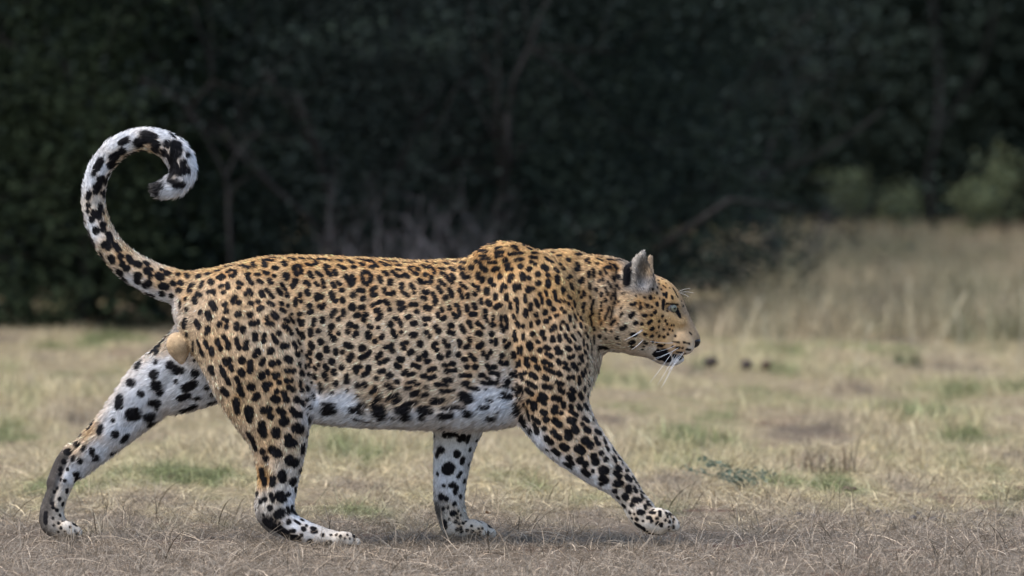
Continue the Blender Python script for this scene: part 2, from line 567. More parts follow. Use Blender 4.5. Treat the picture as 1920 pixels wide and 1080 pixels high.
def catmull(a, n):
    a = np.asarray(a, float); out = []
    for i in range(len(a) - 1):
        p0, p1, p2, p3 = a[max(i - 1, 0)], a[i], a[i + 1], a[min(i + 2, len(a) - 1)]
        for t in np.arange(n) / n:
            out.append(0.5 * (2 * p1 + (p2 - p0) * t + (2 * p0 - 5 * p1 + 4 * p2 - p3) * t * t + (3 * p1 - p0 - 3 * p2 + p3) * t ** 3))
    out.append(a[-1])
    return np.array(out)


def chain(pts, n=5):
    """(px, py, radius px, y metres, lateral scale) -> x, y, z, r, s samples in metres"""
    q = []
    for px, py, r, y, s in pts:
        p = P(px, py, y)
        q.append((p.x, p.y, p.z, r * MPP * (CAM_D + y) / CAM_D, s))
    q = catmull(q, n)
    q[:, 3] = np.maximum(q[:, 3], 0.002)
    return q


HAIR = 0.0022
STEP = 0.003
gx = np.arange(-1.12, 0.47, STEP); gy = np.arange(-0.20, 0.20, STEP); gz = np.arange(-0.012, 0.965, STEP)
GRID = np.full((len(gx), len(gy), len(gz)), 0.5, np.float32)


def box(lo, hi):
    s = []
    for g, a, b in ((gx, lo[0], hi[0]), (gy, lo[1], hi[1]), (gz, lo[2], hi[2])):
        i, j = np.searchsorted(g, a), np.searchsorted(g, b)
        s.append(slice(max(i - 1, 0), min(j + 1, len(g))))
    return tuple(s)


def coords(b):
    return gx[b[0]][:, None, None].astype(np.float32), gy[b[1]][None, :, None].astype(np.float32), gz[b[2]][None, None, :].astype(np.float32)


def d_capsule(x, y, z, A, B):
    s = 0.5 * (A[4] + B[4])
    ax, ay, az, ar = A[0], A[1] / s, A[2], A[3]
    bx, by, bz, br = B[0], B[1] / s, B[2], B[3]
    dx, dy, dz = bx - ax, by - ay, bz - az
    l2 = dx * dx + dy * dy + dz * dz + 1e-12
    t = np.clip(((x - ax) * dx + (y / s - ay) * dy + (z - az) * dz) / l2, 0, 1)
    d = np.sqrt((x - ax - t * dx) ** 2 + (y / s - ay - t * dy) ** 2 + (z - az - t * dz) ** 2) - (ar + t * (br - ar))
    return d * (s if s < 1 else 1.0)


def add_field(lo, hi, f, k, sub=False):
    b = box(np.array(lo) - 2 * k - 0.012, np.array(hi) + 2 * k + 0.012)
    d = f(*coords(b)).astype(np.float32)
    g = GRID[b]
    if sub:
        d = -d
        h = np.clip(0.5 - 0.5 * (d - g) / k, 0, 1)
        GRID[b] = g + (d - g) * h + k * h * (1 - h) if False else np.maximum(g, d) + 0.25 * k * np.maximum(1 - np.abs(g - d) / k, 0) ** 2
    else:
        GRID[b] = np.minimum(g, d) - 0.25 * k * np.maximum(1 - np.abs(g - d) / k, 0) ** 2


def add_chain(q, k, sub=False):
    lo = (q[:, :3] - q[:, 3:4] * np.maximum(1, 1)).min(0); hi = (q[:, :3] + q[:, 3:4]).max(0)
    b = box(lo - 2 * k - 0.012, hi + 2 * k + 0.012)
    loc = np.full(GRID[b].shape, 0.5, np.float32)
    for i in range(len(q) - 1):
        A, B = q[i], q[i + 1]
        r = max(A[3], B[3]); pad = r * max(1, A[4]) + 2 * k + 0.015
        bb = box(np.minimum(A[:3], B[:3]) - pad, np.maximum(A[:3], B[:3]) + pad)
        d = d_capsule(*coords(bb), A, B).astype(np.float32)
        sl = tuple(slice(s.start - t.start, s.stop - t.start) for s, t in zip(bb, b))
        ok = all(s.start >= 0 for s in sl)
        if not ok:
            c = [max(0, -s.start) for s in sl]
            d = d[c[0]:, c[1]:, c[2]:]; sl = tuple(slice(max(0, s.start), s.stop) for s in sl)
        t = loc[sl]; d = d[:t.shape[0], :t.shape[1], :t.shape[2]]
        loc[sl] = np.minimum(t, d)
    g = GRID[b]
    if sub:
        d = -loc
        GRID[b] = np.maximum(g, d) + 0.25 * k * np.maximum(1 - np.abs(g - d) / k, 0) ** 2
    else:
        GRID[b] = np.minimum(g, loc) - 0.25 * k * np.maximum(1 - np.abs(g - loc) / k, 0) ** 2


# trunk: photo column -> top, bottom, half width
TR = np.array([
    (322, 560, 585, 10), (332, 537, 612, 40), (345, 520, 640, 58), (370, 507, 672, 76), (400, 500, 705, 88), (440, 491, 742, 98),
    (490, 480, 768, 104), (540, 476, 780, 104), (600, 476, 791, 104), (660, 479, 796, 108), (720, 482, 799, 113), (780, 486, 801, 117),
    (840, 485, 803, 118), (900, 481, 803, 114), (950, 477, 797, 108), (1000, 475, 778, 100), (1040, 474, 758, 90), (1075, 478, 730, 76),
    (1095, 500, 705, 56), (1108, 540, 670, 30)], float)
tr = catmull(TR, 6)
trx = (tr[:, 0] - 960) * MPP
trt = np.array([P(a, b, 0).z for a, b in zip(tr[:, 0], tr[:, 1])]); trb = np.array([P(a, b, 0).z for a, b in zip(tr[:, 0], tr[:, 2])])
trw = tr[:, 3] * MPP


def f_trunk(x, y, z):
    t = np.interp(x, trx, trt); b = np.interp(x, trx, trb); w_ = np.interp(x, trx, trw)
    zc, h = (t + b) / 2, np.maximum((t - b) / 2, 0.004)
    v = (z - zc) / h
    w_ = np.maximum(w_, 0.004) * (1 - 0.10 * v)
    n_ = 2.15 + 2.2 * np.clip(-v, 0, 1)
    e = (np.abs(v) ** n_ + np.abs(y / w_) ** n_) ** (1 / n_)
    d = (e - 1) * np.minimum(h, w_)
    out = np.maximum(trx[0] - x, x - trx[-1])
    return np.maximum(d, out)


BODY = {}


def part(name, pts, k, n=5, sub=False):
    q = chain(pts, n)
    if not sub: BODY[name] = q
    add_chain(q, k, sub)


add_field((trx[0], -0.17, 0.2), (trx[-1], 0.17, 0.72), f_trunk, 0.02)
# neck and head
part('neck', [(1040, 562, 88, 0, .80), (1085, 565, 89, 0, .76), (1120, 567, 90, 0, .74), (1150, 573, 88, 0, .74), (1180, 582, 78, 0, .78)], 0.03)
part('head', [(1308, 640, 7, 0, 1.2), (1300, 633, 14, 0, 1.1), (1286, 620, 20.5, 0, 1.0), (1263, 596, 31, 0, .88), (1236, 573, 47, 0, .90), (1213, 573, 61, 0, .92), (1188, 580, 66, 0, .95)], 0.012)
part('muzzle', [(1292, 653, 10.5, -0.011, .9), (1282, 646, 22, -0.016, .9), (1262, 638, 30, -0.018, .9), (1235, 630, 34, -0.012, 1.0)], 0.010)
part('muzzle_far', [(1292, 653, 10.5, 0.011, .9), (1282, 646, 22, 0.016, .9), (1262, 638, 30, 0.018, .9), (1235, 630, 34, 0.012, 1.0)], 0.010)
part('jaw', [(1276, 673, 8.5, 0, 1.5), (1262, 674, 13.5, 0, 1.5), (1246, 664, 22, 0, 1.4), (1220, 640, 33, 0, 1.4), (1190, 618, 50, 0, 1.15)], 0.008)
part('cheek', [(1236, 612, 32, -0.022, .9), (1205, 608, 46, -0.030, .85), (1170, 600, 52, -0.024, .9)], 0.02)
part('cheek_far', [(1236, 612, 32, 0.022, .9), (1205, 608, 46, 0.030, .85), (1170, 600, 52, 0.024, .9)], 0.02)
part('brow', [(1240, 560, 13, -0.036, 1), (1256, 562, 10.5, -0.036, 1), (1271, 571, 7, -0.030, 1)], 0.010)
part('brow_far', [(1240, 560, 13, 0.036, 1), (1256, 562, 10.5, 0.036, 1), (1271, 571, 7, 0.030, 1)], 0.010)
part('cheekbone', [(1240, 596, 12, -0.040, 1), (1258, 600, 10, -0.036, 1), (1276, 606, 8, -0.026, 1)], 0.012)
part('socket', [(1254, 578, 6, -0.050, 1), (1263, 579, 6.5, -0.050, 1), (1274, 586, 4, -0.044, 1)], 0.006, sub=True)
part('lip', [(1300, 663, 1.8, -0.030, 8), (1288, 670, 1.8, -0.040, 8), (1275, 671, 1.8, -0.044, 8), (1262, 666, 1.8, -0.05, 6), (1248, 658, 1.8, -0.054, 6), (1234, 653, 1.6, -0.056, 6)], 0.004, sub=True)
for sgn, nm in ((-1, 'ear'), (1, 'ear_far')):
    if sgn < 0:
        part(nm, [(1208, 545, 25, -0.050, .7), (1207, 527, 24, -0.058, .6), (1204, 508, 20, -0.061, .6), (1203, 492, 14, -0.062, .6), (1204.5, 478, 9, -0.062, .7)], 0.009)
        part('ear_back', [(1177, 528, 13, -0.054, .8), (1178, 510, 13, -0.056, .8), (1187, 497, 9.5, -0.058, .7), (1197, 483, 7, -0.060, .7)], 0.007)
        part('ear_hole', [(1210, 530, 14, -0.080, .9), (1208, 513, 15, -0.080, .9), (1206, 497, 10.5, -0.077, .9), (1206, 485, 4.5, -0.074, .9)], 0.006, sub=True)
    else:
        part(nm, [(1210, 540, 22, 0.046, .7), (1215, 518, 15, 0.055, .6), (1218.5, 500, 9.5, 0.058, .6), (1220, 484, 8, 0.058, .7)], 0.010)
# shoulder, forelegs
part('scapula', [(893, 512, 30, -0.050, .8), (918, 492, 33, -0.052, .75), (948, 489, 39, -0.054, .7), (985, 505, 42, -0.060, .65), (1015, 560, 58, -0.075, .6)], 0.025)
part('scapula_far', [(905, 522, 30, 0.050, .8), (948, 510, 33, 0.054, .7), (985, 520, 42, 0.060, .65), (1000, 580, 58, 0.075, .6)], 0.025)
part('foreleg', [(990, 560, 82, -0.060, .62), (1030, 640, 82, -0.078, .60), (1040, 705, 70, -0.088, .62), (1048, 765, 60, -0.090, .68), (1077, 823, 54, -0.090, .72),
                 (1120, 868, 43, -0.088, .80), (1160, 903, 31, -0.086, .9), (1186, 936, 25, -0.086, .98), (1203, 958, 26, -0.086, 1.1)], 0.018)
part('elbow', [(985, 775, 24, -0.085, .7), (1025, 810, 30, -0.088, .8), (1060, 838, 28, -0.088, .9)], 0.02)
part('chest', [(1070, 620, 60, 0, 1.1), (1075, 690, 45, 0, 1.3), (1060, 740, 35, 0, 1.4)], 0.03)
part('foreleg_far', [(935, 640, 80, 0.070, .6), (890, 720, 62, 0.082, .65), (862, 790, 49, 0.086, .75), (851, 840, 39, 0.086, .85), (845, 890, 33, 0.086, .95),
                     (842, 935, 30, 0.086, 1.0), (848, 965, 28, 0.086, 1.05), (858, 988, 25, 0.086, 1.1)], 0.018)
# haunches, hind legs
part('hind', [(440, 575, 72, -0.045, .7), (455, 620, 96, -0.062, .62), (483, 690, 97, -0.078, .58), (505, 755, 80, -0.086, .60), (519, 805, 62, -0.090, .66),
              (524, 852, 49, -0.092, .72), (521, 900, 40, -0.094, .75), (516, 938, 38, -0.095, .72), (522, 966, 31, -0.096, .78)], 0.018)
part('hind_foot', [(512, 962, 28, -0.096, .75), (540, 985, 27, -0.097, .9), (578, 1001, 24, -0.098, 1.05), (612, 1009, 20, -0.098, 1.3), (640, 1014, 17, -0.098, 1.6)], 0.012)
part('hock', [(487, 945, 9, -0.095, .9), (494, 970, 12, -0.096, .9), (515, 992, 12, -0.096, .9)], 0.012)
part('hind_far', [(420, 600, 80, 0.045, .7), (400, 660, 88, 0.062, .6), (343, 700, 74, 0.075, .62), (288, 728, 58, 0.082, .66), (226, 792, 43, 0.086, .7), (186, 830, 37, 0.088, .72),
                  (146, 866, 30, 0.090, .75)], 0.018)
part('hind_foot_far', [(146, 862, 28, 0.090, .78), (124, 890, 25, 0.090, .85), (108, 925, 23, 0.090, .95), (98, 955, 24, 0.090, 1.0), (100, 980, 26, 0.090, 1.1), (118, 993, 18, 0.090, 1.5)], 0.012)
part('hock_far', [(128, 842, 10, 0.090, .9), (112, 868, 12, 0.090, .9), (98, 905, 12, 0.090, .9)], 0.010)
# paws: pads and four toes each
def paw(name, heel, toes_c, r, y, spread=0.017, drop=0.0):
    (hx, hy), (tx, ty) = heel, toes_c
    for j, o in enumerate((-1.5, -0.5, 0.5, 1.5)):
        fwd = 1.0 if abs(o) < 1 else 0.62
        ex, ey = hx + (tx - hx) * fwd, hy + (ty - hy) * fwd
        mx, my = hx + (ex - hx) * 0.55, hy + (ey - hy) * 0.55 - r * 0.45
        yy = y + o * spread
        part(name + str(j), [(hx, hy, r * 1.15, y + o * spread * .6, .9), (mx, my, r * 0.98, yy, .8), (ex, ey, r * 0.86, yy, .72)], 0.003, 4)


paw('toes_hind', (632, 1012), (667, 1016), 13.5, -0.098)
paw('toes_hind_far', (112, 992), (145, 998), 14.0, 0.090)
paw('toes_fore', (1225, 972), (1262, 985), 18, -0.086, 0.018)
paw('toes_fore_far', (876, 990), (920, 1000), 15, 0.086, 0.018)
part('pad_fore', [(1196, 958, 24, -0.086, 1.1), (1215, 978, 24, -0.086, 1.3), (1238, 990, 16, -0.086, 1.6)], 0.010)
part('pad_fore_far', [(850, 985, 26, 0.086, 1.1), (872, 997, 18, 0.086, 1.5)], 0.010)
# tail and scrotum
part('tail', [(400, 555, 44, 0, .9), (350, 543, 36, 0, 1), (318, 535, 34, 0, 1), (280, 520, 31.5, 0, 1), (237, 494, 29, 0.0, 1), (205, 460, 26, 0.004, 1), (184, 420, 24, 0.008, 1),
              (175, 380, 22.5, 0.010, 1), (179, 340, 22.5, 0.010, 1), (194, 305, 23, 0.008, 1), (220, 278, 23, 0.004, 1), (253, 263, 22.5, 0.0, 1), (286, 262, 23.5, -0.004, 1),
              (316, 274, 26, -0.008, 1), (338, 297, 27, -0.010, 1), (343, 325, 26, -0.012, 1), (328, 346, 24, -0.014, 1), (308, 355, 19, -0.016, 1), (298, 355, 15, -0.016, 1)], 0.014)
part('scrotum', [(331, 641, 20, -0.056, .9), (335, 650, 24, -0.056, .9), (340, 674, 11, -0.050, .9)], 0.005)
print('sdf', round(time.time() - T0, 1))


def surface_nets(G, iso):
    S = G < iso
    nx, ny, nz = G.shape
    c = np.zeros((nx - 1, ny - 1, nz - 1), np.uint8)
    for dx in (0, 1):
        for dy in (0, 1):
            for dz in (0, 1):
                c += S[dx:nx - 1 + dx, dy:ny - 1 + dy, dz:nz - 1 + dz]
    act = np.argwhere((c > 0) & (c < 8))
    ids = np.full(c.shape, -1, np.int32); ids[tuple(act.T)] = np.arange(len(act))
    acc = np.zeros((len(act), 3)); cnt = np.zeros(len(act))
    co = [(i, j, k) for i in (0, 1) for j in (0, 1) for k in (0, 1)]
    for a in co:
        for ax in range(3):
            if a[ax]: continue
            b = list(a); b[ax] = 1
            va = G[act[:, 0] + a[0], act[:, 1] + a[1], act[:, 2] + a[2]] - iso
            vb = G[act[:, 0] + b[0], act[:, 1] + b[1], act[:, 2] + b[2]] - iso
            m = (va < 0) != (vb < 0)
            t = va[m] / (va[m] - vb[m])
            p = np.tile(np.array(a, float), (m.sum(), 1)); p[:, ax] = t
            acc[m] += p; cnt[m] += 1
    V = act + acc / cnt[:, None]
    F = []
    for ax in range(3):
        sl0 = [slice(1, -1)] * 3; sl0[ax] = slice(0, -1)
        sl1 = [slice(1, -1)] * 3; sl1[ax] = slice(1, None)
        s0, s1 = S[tuple(sl0)], S[tuple(sl1)]
        e = np.argwhere(s0 != s1)
        off = np.ones(3, int); off[ax] = 0
        e = e + off
        u, v = [(1, 2), (2, 0), (0, 1)][ax]
        q = []
        for du, dv in ((0, 0), (-1, 0), (-1, -1), (0, -1)):
            i = e.copy(); i[:, u] += du; i[:, v] += dv
            q.append(ids[tuple(i.T)])
        q = np.stack(q, -1)
        ins = S[tuple(e.T)]
        q[~ins] = q[~ins][:, ::-1]
        F.append(q)
    F = np.concatenate(F); F = F[(F >= 0).all(1)]
    return V, F


V, F = surface_nets(GRID, -HAIR)
V = V * STEP + np.array([gx[0], gy[0], gz[0]])
# light relaxation of the grid steps
E = np.concatenate([F[:, [0, 1]], F[:, [1, 2]], F[:, [2, 3]], F[:, [3, 0]]])


def relax(V, n, lam=0.5):
    deg = np.bincount(E.ravel(), minlength=len(V)).astype(float)[:, None]
    for it in range(n):
        for l in (lam, -lam * 1.04):
            s = np.stack([np.bincount(E[:, 0], V[E[:, 1], c], len(V)) + np.bincount(E[:, 1], V[E[:, 0], c], len(V)) for c in range(3)], -1)
            V = V + l * (s / deg - V)
    return V


V = relax(V, 6)
if True:  # keep the largest connected piece only
    lab = np.arange(len(V))
    for _ in range(400):
        m = np.minimum(lab[E[:, 0]], lab[E[:, 1]])
        new = lab.copy(); np.minimum.at(new, E[:, 0], m); np.minimum.at(new, E[:, 1], m); new = new[new]
        if (new == lab).all(): break
        lab = new
    big = np.bincount(lab).argmax(); keep = lab == big
    remap = np.cumsum(keep) - 1
    F = remap[F[keep[F[:, 0]]]]; V = V[keep]
    E = np.concatenate([F[:, [0, 1]], F[:, [1, 2]], F[:, [2, 3]], F[:, [3, 0]]])


def vnormals(V, F):
    n = np.cross(V[F[:, 2]] - V[F[:, 0]], V[F[:, 3]] - V[F[:, 1]])
    N = np.stack([sum(np.bincount(F[:, k], n[:, c], len(V)) for k in range(4)) for c in range(3)], -1)
    return N / (np.linalg.norm(N, axis=1, keepdims=True) + 1e-12)


NRM = vnormals(V, F)
# folds and muscles: (amplitude mm, half width px, photo polyline)
FOLDS = [(-6, 11, '538,535 556,590 568,640 580,690 592,735'), (-5, 9, '560,600 585,690 600,750'), (5, 30, '500,600 530,680 548,740'), (4, 26, '430,560 450,620 470,700'), (-3, 9, '470,560 490,640 505,720'),
         (-6, 11, '948,590 960,640 966,690 962,735'), (-4, 12, '880,500 905,560 930,620'), (5, 20, '948,478 975,520 1000,575'), (-4, 12, '925,520 950,570 985,620'), (5, 26, '1050,600 1065,650 1060,700'),
         (-4, 10, '1000,640 1010,690 1030,735 1060,770'), (-6, 12, '1118,520 1122,570 1118,620 1112,660'), (-5, 9, '1160,505 1158,560 1150,610'), (-3, 9, '1085,500 1090,560 1080,610'),
         (4, 18, '985,720 1000,770 1035,810'), (-3, 7, '1040,790 1080,830 1120,872'), (-3, 6, '1150,885 1180,930'), (4, 16, '555,770 560,800'), (-4, 7, '500,850 500,900 497,935'), (-3, 6, '540,880 540,930'),
         (-5, 6, '165,812 135,845 112,890 98,940'), (3, 20, '310,690 250,740'), (-3, 9, '330,700 290,760 240,800'), (-3, 6, '835,850 835,900 838,950'), (3, 14, '870,830 862,880'),
         (-2.5, 10, '700,540 690,620 700,700'), (-2.5, 10, '750,530 745,610 755,700'), (-2.5, 10, '800,530 800,610 810,700'), (-2.5, 10, '850,540 855,620 865,700'), (-3, 16, '620,520 620,600 640,690'),
         (-2, 6, '1240,545 1252,560'), (-2.5, 6, '1245,600 1240,625 1232,645'), (-2, 5, '1285,612 1270,622 1262,640'), (3, 14, '600,755 680,772 760,775 850,775 930,765')]
bvh = BVHTree.FromPolygons([Vector(v) for v in V], [tuple(f) for f in F], epsilon=0.0)
disp = 0.0035 * (noise3(V * 14, 3, 2) - .5) * np.clip((V[:, 2] - .03) / .1, 0, 1) * np.where(V[:, 0] > .2, .3, 1)
for amp, wd, pl in FOLDS:
    pts_ = []
    for q in pl.split():
        o_, d_ = ray(*(float(c_) for c_ in q.split(',')))
        h_ = bvh.ray_cast(o_, d_.normalized())[0]
        if h_ is not None: pts_.append(np.array(h_))
    if len(pts_) < 2: continue
    for mir in ((1, -1) if float(pl.split()[0].split(',')[1]) < 700 and float(pl.split()[0].split(',')[0]) > 400 else (1,)):
        dmin = np.full(len(V), 9.0)
        for A_, B_ in zip(pts_[:-1], pts_[1:]):
            A2, B2 = A_ * [1, mir, 1], B_ * [1, mir, 1]
            ab = B2 - A2; t_ = np.clip((V - A2) @ ab / (ab @ ab + 1e-12), 0, 1)
            dmin = np.minimum(dmin, ((V - A2 - t_[:, None] * ab) ** 2).sum(1))
        disp += amp * .0014 * np.exp(-dmin / (wd * MPP) ** 2)
V = V + NRM * disp[:, None]
NRM = vnormals(V, F)
print('body verts', len(V), round(time.time() - T0, 1))
ORG = np.array([P(700, 1000, 0).x, 0.0, 0.0])
O_, T_, P_, Q_, W_, G_, E_ = (.53, .312, .13), (.525, .35, .195), (.57, .425, .285), (.60, .525, .44), (.70, .70, .72), (.055, .046, .040), (.085, .061, .040)
COAT = [(O_, "400,505 480,490 560,485 640,487 720,492 800,498 900,480 950,460 1000,475 1060,480 1120,490 1150,500 1040,540 1080,560 950,500 490,895 340,515 1110,600 1285,600 1245,530 1262,555 1225,560 1200,565 1230,600 1240,640 1215,620 1278,616 1270,610 1262,604"),
        (T_, "450,560 560,560 640,545 740,545 840,550 950,550 400,640 980,660 1000,600 1000,760 1040,790 470,700 520,720 450,760 520,780 500,830 1300,622 1280,640 1288,632 1275,622 1283,642 1272,640 1290,640 1281,650 1270,652 168,812 310,600 350,540 300,525 232,475 197,405 1175,560 1010,690"),
        (P_, "500,640 600,630 700,630 800,630 900,640 620,715 700,725 800,715 880,705 690,742 740,749 790,751 840,746 1050,650 1080,700 1040,720 1060,830 1100,840 540,840 1180,600 1190,640 1150,640 260,500 200,470 280,282 340,678 142,840 300,640 560,620 650,680"),
        (Q_, "1140,880 1180,930 1220,960 545,900 510,950 650,1015 1210,660 1160,662 1292,656 1225,660 1262,683 1278,678 130,990 840,965 900,1000 920,1003 665,1018  222,300 182,385 125,930 110,955"),
        (W_, "610,770 660,785 720,785 780,782 850,780 900,770 940,758 905,752 640,760 1000,832 1060,878 1120,912 550,950 562,930 300,700 350,720 260,760 220,800 180,850 142,890 400,740 327,600 850,820 850,900 850,860 300,560 250,535 170,430 170,330 200,318 230,262 300,250 350,300 320,365 330,345 1262,683 1280,678 880,830 830,880"),
        ((.42, .37, .31), "1187,491 1194,481 1203,471 1188,505 1187,519 1187,528"),
        ((.27, .25, .235), "1205,530 1215,528 1210,537 1197,532 1220,523"),
        ((.29, .21, .14), "1300,612 1292,600 1284,586 1306,626 1296,622"),  # nose bridge: shading of its turned-away side put into the coat colour
        (G_, "110,860 95,905 72,955 72,985 90,950 100,880 85,930 76,970 86,1000 92,900 825,962 292,350 500,978"),
        (E_, "1205,492 1204,503 1207,514 1200,510 1211,505 1209,497"),
        ((.04, .032, .026), "1194,521 1194,513 1200,521"),
        (T_, "1217,508 1222,515"),
        ((.42, .29, .165), "335,642 330,650 340,655")]
